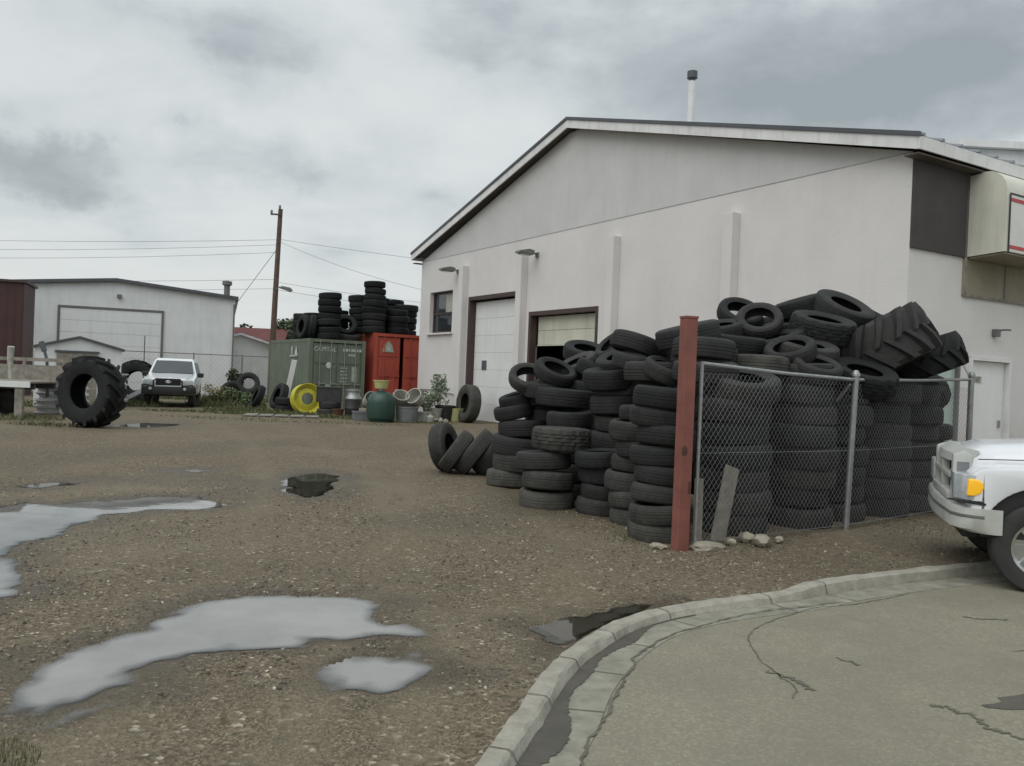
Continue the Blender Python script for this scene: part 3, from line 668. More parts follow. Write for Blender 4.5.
# taller rear bay with its own roof edge
mb = MB(); mb.box((6, 4, 7.55), (11.6, 7.6, 2.4)); RBY = mb.build('rear_bay', 'white_sheet', B, (8.2, 4.1, 0), (0, 0, R(-29)))
mb = MB(); mb.box((6, 4, 8.86), (12, 8, .2)); mb.build('rear_bay_roof', 'white_trim', RBY)
# pilasters
for yy in (18.08, 13.93, 9.05, 4.55):
    mb = MB(); mb.box((-.13, yy, 2.7), (.258, .32, 6.1), bev=.015); mb.build('pilaster', 'block', B)
# window
mb = MB()
for c, d_ in [((.2, 20.15, 3.34), (.08, 2.0, .08)), ((.2, 20.15, 4.91), (.08, 2.0, .08)), ((.2, 19.19, 4.125), (.08, .08, 1.49)), ((.2, 21.11, 4.125), (.08, .08, 1.49)), ((.19, 20.15, 4.08), (.06, 1.84, .07))]: mb.box(c, d_)
wf = mb.build('window', 'brown_frame', B)
mb = MB(); mb.box((.215, 20.15, 4.125), (.02, 1.86, 1.5)); mb.build('pane', 'glass', wf)
mb = MB(); mb.box((.205, 19.72, 4.47), (.008, .75, .68)); mb.build('blind', 'plastic_white', wf)
mb = MB(); mb.box((-.04, 20.15, 3.26), (.16, 2.2, .07), bev=.01); mb.build('sill', 'block', wf)
# overhead doors, set back in brown-lined openings
def lining(y0, y1, z1, w, dep):
    mb = MB()
    for a in (y0 + w / 2, y1 - w / 2): mb.box((dep / 2 - .006, a, z1 / 2), (dep, w, z1))
    mb.box((dep / 2 - .006, (y0 + y1) / 2, z1 - w / 2), (dep, y1 - y0 - 2 * w - .004, w)); return mb.build('door_frame', 'brown_frame', B)
lining(14.205, 17.845, 4.575, .13, .27)
mb = MB()
for k in range(7): mb.box((.28, 16.02, .32 + k * .625), (.05, 3.36, .62), bev=.006)
od = mb.build('overhead_door', 'door_white', B)
mb = MB(); mb.box((.235, 16.9, 2.05), (.02, .32, .34)); mb.build('door_window', 'dark_trim', od)
lining(9.805, 13.595, 3.825, .13, .27)
mb = MB()
for k in range(2): mb.box((.28, 11.7, 2.98 + k * .46), (.05, 3.36, .45), bev=.006)
mb.box((.275, 11.7, 2.73), (.07, 3.36, .04)); od = mb.build('overhead_door', 'shutter', B)
mb = MB(); mb.box((.25, 13.44, 1.35), (.03, .04, 2.68)); mb.build('door_track', 'galv', od)
# wall lamps
for yy, zz_ in ((18.75, 5.66), (13.2, 5.72)):
    mb = MB(); mb.tube([(.02, yy, zz_ - .05), (-.15, yy, zz_), (-.3, yy, zz_ + .02)], .03); mb.box((-.02, yy, zz_ - .05), (.05, .16, .16)); lo = mb.build('wall_lamp', 'lamp_grey', B)
    mb = MB(); mb.prism([(-.8, zz_ - .06), (-.25, zz_ - .09), (-.2, zz_ + .07), (-.4, zz_ + .1), (-.76, zz_ + .02)], yy - .15, yy + .15, 'XZ', bev=.02); mb.build('lamp_head', 'lamp_grey', lo)
    mb = MB(); mb.box((-.55, yy, zz_ - .09), (.3, .2, .03)); mb.build('lens', 'lens', lo)
# outside tap pipe near the far corner
mb = MB(); mb.tube([(-.04, 21.9, 1.0), (-.05, 20.4, 1.02), (-.05, 18.6, .9)], .02); mb.tube([(-.05, 18.6, .9), (-.06, 18.58, .5)], .02); mb.build('wall_pipe', 'plastic_grey', B)
# street front
mb = MB(); mb.box((.91, -.025, 5.32), (1.8, .05, 1.75)); mb.build('dark_wall_panel', 'dark_panel', B)
mb = MB(); mb.box((5.6, -.02, 4.06), (7.6, .04, .78)); tp = mb.build('transom_panel', 'tan_panel', B)
mb = MB()
for k in range(6): mb.box((1.83 + k * 1.5, -.045, 4.06), (.05, .03, .78))
mb.box((5.6, -.045, 3.68), (7.6, .03, .05)); mb.build('batten', 'wood_grey', tp)
mb = MB()
for c, d_ in [((2.24, .06, 1.22), (.08, .2, 2.44)), ((3.71, .06, 1.22), (.08, .2, 2.44)), ((2.975, .06, 2.41), (1.39, .2, .07))]: mb.box(c, d_)
mb.build('door_frame', 'white_trim', B)
mb = MB(); mb.box((2.975, .1, 1.19), (1.38, .05, 2.36), bev=.006); ed = mb.build('entrance_door', 'door_white', B)
mb = MB(); mb.box((3.5, .055, 1.05), (.05, .05, .16), bev=.01); mb.build('handle', 'galv', ed)
mb = MB(); mb.box((2.62, .068, 1.98), (.34, .012, .14)); pl = mb.build('number_plate', 'plastic_white', ed)
text_mesh('107', .15, 'number', 'dark_trim', pl, (2.62, .06, 1.93), (R(90), 0, 0), align='CENTER')
mb = MB()
for c, d_ in [((.49, .06, 1.4), (.07, .12, 2.1)), ((1.86, .06, 1.4), (.07, .12, 2.1)), ((1.175, .06, 2.42), (1.3, .12, .06)), ((1.175, .06, .38), (1.3, .12, .06))]: mb.box(c, d_)
fw = mb.build('front_window', 'lamp_grey', B); mb = MB(); mb.box((1.175, .09, 1.4), (1.3, .03, 1.98)); mb.build('pane', 'pale_glass', fw)
mb = MB(); mb.box((3.05, -.06, 2.98), (.14, .12, .16), bev=.01); mb.tube([(3.1, -.1, 3.04), (3.18, -.2, 3.05), (3.3, -.22, 3.05)], .02); mb.build('entrance_lamp', 'lamp_grey', B)

# fabric-look sign box over the street front
S_ = thing('sign_box', 'cream box sign with rounded top and red stripes above the street front', 'sign', (7.55, 16.22, 0), W_ROT)
prof = [(-.055, 4.46), (-.80, 4.5), (-.80, 5.72)] + [(-.80 + .42 * (1 - math.cos(a)), 5.72 + .42 * math.sin(a)) for a in [R(t) for t in (20, 40, 60, 75, 90)]] + [(-.055, 6.1)]
mb = MB(); mb.prism([(p[0], p[1]) for p in prof], 1.86, 9.5, 'YZ'); sb = mb.build('casing', 'cream', S_, smooth=30)
mb = MB(); mb.box((5.72, -.807, 5.07), (7.5, .014, 1.12)); fc_ = mb.build('sign_face', 'sign_white', S_)
mb = MB(); mb.box((5.72, -.817, 5.53), (7.46, .01, .07)); mb.box((5.72, -.817, 4.6), (7.46, .01, .07)); mb.build('stripe', 'red_paint', fc_)
mb = MB()
for x in (1.97, 9.47): mb.box((x, -.817, 5.06), (.035, .016, 1.14))
mb.box((5.72, -.817, 5.645), (7.5, .016, .03)); mb.build('face_frame', 'black_paint', fc_)
mb = MB(); mb.prism([(-.08, 4.45), (-.78, 4.485), (-.78, 4.46), (-.08, 4.42)], 1.9, 9.46, 'YZ'); mb.build('underside', 'tan_panel', S_)

# roof chimney
C_ = thing('flue_pipe', 'slim white flue pipe with dark cap on the workshop roof', 'flue', (5.52, 27.68, 9.5), 0)
mb = MB(); mb.lathe([(0, -.5), (.12, -.5), (.12, 2.1), (0, 2.1)], 14); mb.build('pipe', 'white_trim', C_, smooth=40)
mb = MB(); mb.lathe([(0, 2.11), (.1, 2.11), (.1, 2.18), (.17, 2.2), (.17, 2.42), (0, 2.44)], 14); mb.build('cap', 'dark_trim', C_, smooth=40)

# ------------------------------------------------------------------ far white hall, maroon building, sheds
H_ = thing('white_hall', 'wide white metal hall with low gable roof and large closed door', 'building', (-20.45, 43.1, 0), R(19))
def hz(x): return 5.74 - abs(x) * .09
mb = MB(); mb.prism([(-8.4, -.1), (5.8, -.1), (5.8, hz(5.8)), (0, hz(0)), (-8.4, hz(-8.4))], 0, 24, 'XZ'); mb.build('wall', 'white_sheet', H_)
mb = MB(); mb.prism([(-8.7, hz(8.7)), (0, hz(0) + .005), (5.95, hz(5.95)), (5.95, hz(5.95) + .16), (0, hz(0) + .165), (-8.7, hz(8.7) + .16)], -.25, 24.3, 'XZ'); hr = mb.build('roof', 'dark_trim', H_)
mb = MB(); mb.lathe([(0, 0), (.16, 0), (.16, 1.1), (.26, 1.15), (.26, 1.35), (0, 1.4)], 10, Matrix.Translation((5.35, 2, 5.0))); mb.build('vent_pipe', 'lamp_grey', hr, smooth=40)
mb = MB()
for c, d_ in [((-2.6, -.04, 2.15), (.1, .08, 4.3)), ((2.24, -.04, 2.15), (.1, .08, 4.3)), ((-.18, -.04, 4.34), (4.94, .08, .1))]: mb.box(c, d_)
mb.build('door_frame', 'lamp_grey', H_)
mb = MB()
for k in range(7): mb.box((-.18, -.02, .31 + k * .61), (4.72, .04, .6), bev=.006)
mb.build('hall_door', 'door_light', H_)
mb = MB(); mb.box((.15, -.1, 5.0), (.2, .2, .18), bev=.02); mb.build('hall_lamp', 'lamp_grey', H_)
mb = MB(); mb.box((5.75, -.03, 2.5), (.08, .06, 4.9)); mb.build('downpipe', 'lamp_grey', H_)
MR = thing('maroon_building', 'dark maroon flat-sided metal building at the edge of the yard beside the white hall', 'building', (-24.85, 34.4, 0), R(22))
mb = MB(); mb.box((0, 1.5, 2.42), (8.3, 3, 4.84)); mb.build('wall', 'maroon', MR)
mb = MB(); mb.box((0, 1.5, 4.9), (8.5, 3.2, .1)); mb.build('roof', 'brown_frame', MR)
SH = thing('garden_shed', 'small pale grey gabled garden shed behind the huge tractor tyre', 'shed', (-15.17, 29.39, 0), R(27))
mb = MB(); mb.prism([(-1.35, 0), (1.35, 0), (1.35, 2.03), (0, 2.4), (-1.35, 2.03)], 0, 3.0, 'XZ'); mb.build('wall', 'white_sheet', SH)
mb = MB(); mb.prism([(-1.45, 2.01), (0, 2.41), (1.45, 2.01), (1.45, 2.08), (0, 2.48), (-1.45, 2.08)], -.12, 3.1, 'XZ'); mb.build('roof', 'dark_trim', SH)
mb = MB(); mb.box((-.38, -.02, .98), (.62, .04, 1.85)); mb.box((.26, -.02, .98), (.62, .04, 1.85)); sd_ = mb.build('sliding_door', 'wood_grey', SH)
mb = MB(); mb.box((-.06, -.05, 1.93), (1.4, .06, .06)); mb.build('door_rail', 'dark_trim', sd_)
WS = thing('white_shed', 'small white gabled shed beyond the weeds left of the green container', 'shed', (-16.25, 50, 0), R(22))
mb = MB(); mb.prism([(-1.9, 0), (1.9, 0), (1.9, 2.95), (0, 3.5), (-1.9, 2.95)], 0, 5, 'XZ'); mb.build('wall', 'door_white', WS)
mb = MB(); mb.prism([(-2.15, 2.9), (0, 3.52), (2.15, 2.9), (2.15, 3.02), (0, 3.64), (-2.15, 3.02)], -.4, 5.2, 'XZ'); mb.build('roof', 'white_trim', WS)
mb = MB(); mb.box((.2, -.02, 1.35), (1.9, .04, 2.7)); mb.build('shed_door', 'white_trim', WS)
RH = thing('red_roofed_house', 'distant low house with dull red roof among the far trees', 'house', (-24.6, 76, 0), R(8))
mb = MB(); mb.box((0, 3, 2), (7, 6, 4.0)); mb.build('wall', 'tan_panel', RH)
mb = MB(); mb.prism([(-.5, 3.95), (3, 5.2), (6.5, 3.95), (6.5, 4.1), (3, 5.35), (-.5, 4.1)], -3.8, 3.8, 'YZ'); mb.build('roof', 'dull_red', RH)

# ------------------------------------------------------------------ containers
def container(name, label, paint, loc, z0, h, rz, L_=6.06, W_=2.44):
    """origin: front left corner on the ground; +x along the door end, +y back"""
    T = thing(name, label, 'container', (loc[0], loc[1], 0), rz)
    mb = MB(); 
    for x in (.08, W_ - .08):
        for y in (.08, L_ - .08): mb.box((x, y, z0 + h / 2), (.16, .16, h))
        mb.box((x, L_ / 2, z0 + .08), (.13, L_ - .34, .16)); mb.box((x, L_ / 2, z0 + h - .06), (.1, L_ - .34, .12))
    for y in (.07, L_ - .07): mb.box((W_ / 2, y, z0 + .08), (W_ - .34, .12, .16)); mb.box((W_ / 2, y, z0 + h - .07), (W_ - .34, .12, .13))
    mb.build('frame', paint, T)
    def corr(x0, out):
        mb = MB(); n = 22; st = (L_ - .34) / n
        for i in range(n):
            a = .17 + i * st
            pts = [(0, a), (0, a + st * .3), (.036, a + st * .5), (.036, a + st * .8), (0, a + st)]
            for (p, q), (r_, s_) in zip(pts, pts[1:]):
                mb.face([(x0 + out * p, q, z0 + .16), (x0 + out * r_, s_, z0 + .16), (x0 + out * r_, s_, z0 + h - .12), (x0 + out * p, q, z0 + h - .12)])
        mb.build('side_panel', paint, T)
    corr(.03, 1); corr(W_ - .03, -1)
    mb = MB(); mb.box((W_ / 2, L_ / 2, z0 + h - .03), (W_ - .2, L_ - .3, .04)); mb.build('roof_panel', paint, T)
    mb = MB(); mb.box((W_ / 2, L_ - .05, z0 + h / 2), (W_ - .32, .05, h - .3)); mb.build('end_panel', paint, T)
    for x in (.69, W_ - .69):
        mb = MB(); mb.box((x, .09, z0 + h / 2), (1.04, .05, h - .34))
        for k in range(3): mb.box((x, .055, z0 + .5 + k * (h - .6) / 2.6), (.92, .03, (h - .6) / 3.2), bev=.012)
        d_ = mb.build('cargo_door', paint, T)
        for dx_ in (-.22, .26):
            mb = MB(); mb.tube([(x + dx_, .015, z0 + .1), (x + dx_, .015, z0 + h - .06)], .02); mb.box((x + dx_, .01, z0 + 1.1), (.06, .06, .16)); mb.box((x + dx_ + .12, .0, z0 + 1.08), (.28, .02, .04)); mb.build('lock_bar', 'galv' if paint == 'green_steel' else paint, d_)
    return T
GC = container('shipping_container', 'weathered green shipping container with white lettering on its doors', 'green_steel', (-8.33, 34.3), 0, 2.92, W_ROT)
RC = container('shipping_container', 'red shipping container with pale triangle placard beside the workshop corner', 'red_cont', (-5.92, 35.79), .42, 2.9, W_ROT, W_=2.6)
mb = MB()
for y in (.5, 3.0, 5.5): mb.box((1.3, y, .21), (2.6, .3, .42))
mb.build('timber_block', 'wood_grey', RC)
text_mesh('CAPITAL', .25, 'stencil_text', 'stencil', GC, (.2, .032, 2.42), (R(90), 0, 0))
mb = MB()
for k, w_ in enumerate((.07, .1, .05, .09, .11, .06, .09)): mb.box((1.5 + k * .12, .033, 2.5), (w_, .006, .11))
for k in range(3): mb.box((1.75 + k * .1, .033, 2.3), (.06, .006, .09))
for k in range(5):
    for q in range(3): mb.box((1.42 + q * .1, .033, 1.75 - k * .14), (.07 if (q + k) % 3 else .04, .006, .05))
mb.build('code_stencil', 'stencil', GC)
mb = MB(); mb.box((1.98, .033, 1.5), (.22, .006, .62)); mb.box((.86, .033, .98), (.26, .006, .14)); mb.build('notice_plate', 'pale_green', GC)
mb = MB(); mb.lathe([(0, 0), (.13, 0), (.13, .012), (0, .012)], 20, Matrix.Translation((.86, .03, 1.84)) @ Matrix.Rotation(R(90), 4, 'X')); mb.build('round_mark', 'stencil', GC)
mb = MB(); mb.prism([(1.5, 2.2), (2.0, 2.2), (1.75, 2.62)], -.008, .0, 'YZ'); mb.box((-.004, 2.35, 2.4), (.008, .13, .42)); mb.box((-.004, 2.1, 2.2), (.008, 1.1, .06)); mb.build('side_emblem', 'stencil', GC)
mb = MB(); mb.prism([(.38, 2.52), (.92, 2.52), (.82, 2.82), (.65, 3.0), (.48, 2.82)], .018, .026, 'XZ'); mb.build('placard', 'pale_green', RC)
mb = MB(); mb.prism([(.55, 2.6), (.75, 2.6), (.65, 2.8)], .012, .017, 'XZ'); mb.build('placard_mark', 'stencil', RC)

# ------------------------------------------------------------------ utility pole and wires
P_ = thing('utility_pole', 'weathered wooden utility pole standing behind the green container', 'utility pole', (-14.28, 50, 0), 0)
mb = MB(); mb.tube([(-.1, 0, -.3), (0, 0, 6), (.12, 0, 11.1)], .19, 10, .13); mb.build('shaft', 'pole_wood', P_, smooth=50)
mb = MB(); mb.box((-.1, -.16, 10.75), (.62, .08, .09)); ca = mb.build('crossarm', 'pole_wood', P_)
for x in (-.36, .12):
    mb = MB(); mb.lathe([(0, 0), (.05, 0), (.075, .08), (.06, .2), (0, .22)], 10, Matrix.Translation((x, -.16, 10.795 + (.3 if x == .12 else 0)))); mb.build('insulator', 'plastic_grey', ca)
mb = MB(); mb.tube([(.1, -.2, 6.35), (.35, -.35, 6.45), (.55, -.4, 6.4)], .035); la = mb.build('lamp_arm', 'galv', P_)
mb = MB(); mb.prism([(.35, 6.36), (.95, 6.18), (1.12, 6.24), (1.0, 6.42), (.5, 6.5)], -.55, -.25, 'XZ', bev=.03); mb.build('lamp_head', 'lamp_grey', la)
def wire(label, p, q, sag, r=.012, n=14):
    mb = MB(); p, q = Vector(p), Vector(q)
    mb.tube([p.lerp(q, t / n) - Vector((0, 0, sag * 4 * (t / n) * (1 - t / n))) for t in range(n + 1)], r, 4)
    return tag(mb.build('overhead_wire', 'lamp_grey'), label, 'wire', 'overhead wires at the pole')
T0 = (-14.25, 49.85)
wire('highest wire running left from the top of the utility pole', (*T0, 9.25), (-75, 56, 10.5), 1.0)
wire('second highest wire running left from the utility pole', (*T0, 8.95), (-75, 56, 9.9), 1.2)
wire('third wire down running left from the utility pole', (*T0, 8.5), (-75, 56, 9.2), 1.2)
wire('thin wire left of the pole at the height of its street lamp', (*T0, 6.9), (-75, 56, 7.9), 1.0)
wire('lowest wire left of the pole, just below its street lamp', (*T0, 6.35), (-75, 56, 6.3), .7)
wire('service wire dropping right from the pole towards the workshop eave', (*T0, 9.2), (-1.0, 45, 5.6), .5)
wire('slack wire running right from the lamp height of the pole', (*T0, 6.75), (6, 50, 5.4), .3)
wire('lowest wire running right behind the tyres on the containers', (*T0, 6.3), (6, 50, 4.9), .3)
wire('highest thin wire running right from the utility pole', (*T0, 9.3), (20, 50, 7.4), .5, .012)
mb = MB(); mb.tube([(-14.3, 50, 8.7), (-20.2, 50, .1)], .016, 4); tag(mb.build('guy_wire', 'dark_trim'), 'slanting guy wire staying the utility pole on its left', 'wire')
LOOSE = [
    ('car', (3.21, 12.0, 2.66), (0.1, -0.6, 0.75), 'open tyre at the rear left of the heap top', 0.2),
    ('car', (3.26, 11.2, 2.51), (-0.22, -0.68, 0.7), 'tyre tilted to show its round hole on the heap top', 0.3),
    ('suv', (4.03, 11.9, 2.79), (-0.32, -0.05, 0.95), 'slanting smooth tyre at the heap top right of the round open one', 0.15),
    ('lt', (4.52, 11.6, 2.73), (0.25, -0.45, 0.82), 'highest tyre of the heap with wall seen through its hole', 0.2),
    ('mud', (4.03, 11.0, 2.44), (0.1, -0.3, 0.95), 'knobbly treaded tyre below the highest tyre of the heap', 0.12),
    ('lt', (3.66, 10.5, 2.09), (0.08, -0.28, 0.95), 'pale topped tyre lying tilted behind the fence rail', 0.35),
    ('lt', (3.39, 10.9, 2.18), (-0.3, -0.1, 0.9), 'tyre slanting down below the round open one', 0.15),
    ('lt', (2.11, 10.2, 2.23), (-0.25, -0.05, 0.95), 'big smooth tyre slanting behind the top of the red post', 0.2),
    ('suv', (2.91, 10.8, 2.16), (0.08, -0.1, 0.98), 'dark flat tyre right of the red post top', 0.12),
    ('suv', (2.27, 10.0, 1.96), (0, -0.04, 1), 'tyre lying flat across behind the red post', 0.25),
    ('lt', (2.91, 10.0, 1.88), (0.03, 0.02, 1), 'pale rimmed tyre lying flat just above the fence rail', 0.7),
    ('car', (3.58, 9.9, 1.87), (0.1, -0.4, 0.9), 'open tyre tipped forward over the fence rail', 0.3),
    ('suv', (1.61, 10.9, 2.1), (0.3, 0.05, 0.95), 'tyre slanting right at the shoulder of the heap', 0.2),
    ('car', (1.46, 12.2, 2.13), (-0.6, -0.3, 0.7), 'small tyre on edge at the rear left shoulder of the heap', 0.15),
    ('suv', (1.16, 13.6, 2.07), (0.1, -0.35, 0.92), 'dark round topped tyre in front of the open garage door', 0.08),
    ('suv', (0.99, 12.9, 1.83), (-0.45, -0.2, 0.85), 'grey tyre slanting up in front of the open garage door', 0.45),
    ('car', (0.24, 12.6, 1.63), (0.05, -0.6, 0.78), 'tyre tilted with pale rim on top of the far left stack', 0.45),
    ('suv', (0.54, 12.5, 1.46), (0.0, -0.05, 1), 'flat tyre right of the pale rimmed one on the far left stack', 0.2),
    ('car', (0.1, 12.8, 1.3), (-0.3, -0.1, 0.95), 'upper of two tilted tyres at the left of the far left stack', 0.15),
    ('car', (0.05, 12.75, 1.12), (-0.22, -0.05, 0.97), 'lower of two tilted tyres at the left of the far left stack', 0.2),
    ('suv', (1.33, 11.2, 1.67), (-0.1, -0.1, 1), 'flat tyre on the tall stack left of the red post', 0.2),
    ('car', (1.54, 10.6, 1.88), (0.15, -0.1, 1), 'small grey tyre below the slanting shoulder tyre', 0.25),
    ('lt', (1.75, 10.3, 1.76), (0, 0, 1), 'broad tyre lying flat left of the red post above the stacks', 0.3),
    ('lt', (4.69, 11.4, 2.32), (-0.15, -0.5, 0.8), 'dark tyre wedged between the knobbly and the tractor tyre', 0.1),
    ('lt', (2.18, 9.5, 1.78), (0, -0.08, 1), 'tyre lying flat behind the red post at fence rail height', 0.2),
    ('mud', (4.29, 10.3, 1.79), (0.1, -0.35, 0.9), 'dark tyre drooping over the rail beneath the tractor tyre', 0.1),
    ('lt', (0.78, 12.2, 1.36), (0.05, 0, 1), 'flat tyre above the stack behind the broad front stack', 0.2),
    ('lt', (2.59, 9.35, 1.64), (0.02, -0.3, 0.95), 'tyre tipped towards the street on top of the thick stack behind the mesh', 0.35),
    ('suv', (2.06, 11.2, 1.97), (0.2, 0.1, 0.95), 'dark tyre filling the gap left of the red post top', 0.1),
    ('lt', (2.78, 11.3, 2.11), (0.1, 0.1, 1), 'dark flat tyre behind the red post top', 0.1),
    ('suv', (1.31, 12.6, 1.76), (0.3, -0.1, 0.9), 'dark tyre between the garage door tyres and the shoulder stacks', 0.08),
    ('suv', (0.75, 13.2, 1.54), (-0.1, -0.1, 1), 'dark tyre under the grey slanting garage door tyre', 0.1),
    ('lt', (1.17, 12.6, 1.49), (0.1, -0.1, 1), 'dark flat tyre below the garage door tyres', 0.1),
    ('lt', (3.71, 12.2, 2.47), (0.1, 0.1, 1), 'dark flat tyre behind the round open one on the heap top', 0.1),
    ('suv', (3.8, 11.6, 2.44), (-0.2, -0.1, 0.95), 'dark tyre under the slanting smooth tyre on the heap top', 0.1),
    ('lt', (4.87, 12.2, 2.51), (0.1, -0.1, 0.95), 'dark tyre under the highest tyre of the heap', 0.08),
    ('lt', (4.29, 11.4, 2.24), (-0.2, -0.2, 0.95), 'dark tyre under the knobbly treaded tyre', 0.1),
    ('lt', (5.42, 11.6, 1.74), (0.1, -0.2, 0.95), 'dark tyre under the big lugged tractor tyre', 0.1),
    ('car', (3.36, 10.2, 2.07), (-0.3, -0.35, 0.85), 'small tyre leaning among the heap top above the rail', 0.25),
    ('suv', (2.77, 11.3, 2.36), (-0.2, -0.2, 0.95), 'tilted tyre just right of the slanting one behind the red post', 0.15),
    ('car', (5.14, 11.9, 2.62), (0.4, -0.3, 0.85), 'small tyre at the left shoulder of the big lugged tractor tyre', 0.15),
    ('car', (1.85, 10.0, 1.77), (0.25, -0.3, 0.9), 'small tilted tyre left of the red post at rail height', 0.3),
    ('suv', (1.51, 11.6, 1.9), (-0.3, -0.25, 0.9), 'tilted tyre below the shoulder of the heap', 0.15),
    ('car', (0.63, 12.4, 1.73), (0.3, -0.4, 0.85), 'small tyre lying against the grey slanting garage door tyre', 0.2),
]
# ------------------------------------------------------------------ tyres
def tyre_mesh(D, W, rim, seg, period, groove, chunk=False):
    Ro, Ri = D / 2, rim / 2; h = W / 2; g = groove
    half = [(Ro, 0.0), (Ro, W * .055), (Ro - g, W * .065), (Ro - g, W * .095), (Ro, W * .105), (Ro - .001, W * .20), (Ro - g, W * .21), (Ro - g, W * .24), (Ro - .003, W * .25), (Ro - .012, W * .40), (Ro - .03, W * .455),
            (Ro - (Ro - Ri) * .35, W * .5), (Ro - (Ro - Ri) * .5, W * .505), (Ro - (Ro - Ri) * .8, W * .45), (Ri + .012, W * .40), (Ri, W * .39), (Ri - .004, W * .35), (Ri + .012, W * .33)]
    inner = [(Ri + (Ro - Ri) * .45, W * .43), (Ro - .035, W * .36), (Ro - .022, 0)]
    prof = half + inner; prof = prof + [(r, -z) for r, z in prof[::-1]][1:-1]
    n = len(prof); V = []; F = []
    for k in range(seg):
        a = 2 * math.pi * k / seg
        cut = (k % period) == 0
        for i, (r, z) in enumerate(prof):
            za = abs(z)
            tread = i < 11 or i > n - 11
            aa = a + (0.5 * 2 * math.pi / seg if (tread and W * .1 < za < W * .245) else 0)
            if tread and cut and za > W * (.1 if chunk else .24) and r > Ro - .02: r -= g * (1.3 if chunk else .8)
            if tread and chunk and (k % period) == period // 2 + 1 and za < W * .06: r -= g
            if tread and chunk and not cut and za > W * .39: z *= 1.03
            V.append((r * math.cos(aa), r * math.sin(aa), z))
    for k in range(seg):
        for i in range(n): F.append((k * n + i, ((k + 1) % seg) * n + i, ((k + 1) % seg) * n + (i + 1) % n, k * n + (i + 1) % n))
    me = bpy.data.meshes.new('tyre'); me.from_pydata(V, [], F); me.update()
    bm = bmesh.new(); bm.from_mesh(me); bmesh.ops.recalc_face_normals(bm, faces=bm.faces); bm.to_mesh(me); bm.free()
    me.polygons.foreach_set('use_smooth', [True] * len(F)); me.set_sharp_from_angle(angle=R(28)); me.materials.append(M['tyre']); return me
def tractor_mesh(D, W, rim, nl, lh):
    mb = MB(); Ro, Ri = D / 2 - lh, rim / 2
    half = [(Ro, 0), (Ro - .005, W * .25), (Ro - .03, W * .43), (Ro - .07, W * .49), (Ro - (Ro - Ri) * .5, W * .52), (Ri + .03, W * .44), (Ri, W * .42), (Ri - .01, W * .37), (Ri + .02, W * .34), (Ro - (Ro - Ri) * .5, W * .47), (Ro - .06, W * .42), (Ro - .04, 0)]
    prof = half + [(r, -z) for r, z in half[::-1]][1:-1]
    mb.lathe(prof, 56, closed=True)
    for s in (-1, 1):
        for k in range(nl):
            a0 = 2 * math.pi * (k + (.5 if s > 0 else 0)) / nl; st = []
            for t in (0, .25, .5, .75, 1.0):
                z = s * W * (-.03 + .54 * t); a = a0 + t * .62 * (2 * math.pi / nl) * 1.35; top = Ro + lh - .004 - .03 * max(0, t - .6) / .4; bot = Ro - .02 - (.07 if t == 1 else 0)
                wt = (.026 + .012 * t) * 1.1; wb = wt * 1.6
                st.append([(bot * math.cos(a - wb / Ro), bot * math.sin(a - wb / Ro), z), (top * math.cos(a - wt / Ro), top * math.sin(a - wt / Ro), z), (top * math.cos(a + wt / Ro), top * math.sin(a + wt / Ro), z), (bot * math.cos(a + wb / Ro), bot * math.sin(a + wb / Ro), z)])
            mb.loft(st)
    bmesh.ops.recalc_face_normals(mb.bm, faces=mb.bm.faces)
    return mb.mesh('tractor_tyre', M['tyre'], 32)
TY = {'car': (.62, .205), 'suv': (.74, .25), 'lt': (.80, .26), 'mud': (.80, .29), 'truck': (1.02, .29)}
TM = {'car': tyre_mesh(.62, .205, .39, 60, 3, .005), 'suv': tyre_mesh(.74, .25, .41, 64, 4, .006), 'lt': tyre_mesh(.80, .26, .42, 66, 3, .007, False),
      'mud': tyre_mesh(.80, .29, .42, 56, 4, .016, True), 'truck': tyre_mesh(1.02, .29, .57, 72, 6, .014)}
tr = random.Random(21)
def tyre(kind, p, axis, label, group=None, dust=.25, cat='tyre', name='tyre', me=None):
    q = Vector((0, 0, 1)).rotation_difference(Vector(axis).normalized()) @ Quaternion((0, 0, 1), tr.uniform(0, 6.28))
    o = link(name, me or TM[kind], None, p); q_s = tr.uniform(.9, 1.08) if me is None else 1; o.scale = (q_s, q_s, q_s * (tr.uniform(.95, 1.04) if me is None else 1)); o.rotation_mode = 'QUATERNION'; o.rotation_quaternion = q
    o['dust'] = float(dust); return tag(o, label, cat, group)
ORD = ['bottom', 'second', 'third', 'fourth', 'fifth', 'sixth', 'seventh', 'eighth', 'ninth', 'tenth', 'eleventh']
def stack(x, y, n, kind, where, dusts=None, jit=.065, z0=0.0, start=0, group='stacked tyres in the heap', skip=0, tilt=.075, lean=(0, 0)):
    """tyres lying flat on one another, each leaning and shifted a little"""
    z = z0 - .015; W_ = TY[kind][1]
    for k in range(n):
        sc_ = W_ * .97
        z += sc_ / 2
        if k >= skip:
            d_ = (dusts[k] if dusts and k < len(dusts) else max(.12, .62 - .2 * k) if z0 == 0 else .15)
            pos = 'bottom' if k == 0 else 'top' if k == n - 1 else ORD[k] + ' lowest'
            if z0 > 0: pos = 'lowest' if k == 0 else 'topmost' if k == n - 1 else ORD[k] + ' lowest'
            tyre(kind, (x + lean[0] * k + tr.uniform(-jit, jit) * (k > 0), y + lean[1] * k + tr.uniform(-jit, jit) * (k > 0), z), (tr.uniform(-tilt, tilt), tr.uniform(-tilt, tilt), 1), f'{pos} tyre in {where}', group, d_ + tr.uniform(-.06, .06))
        z += sc_ / 2
    return z
HS = 'stacked tyres in the heap'
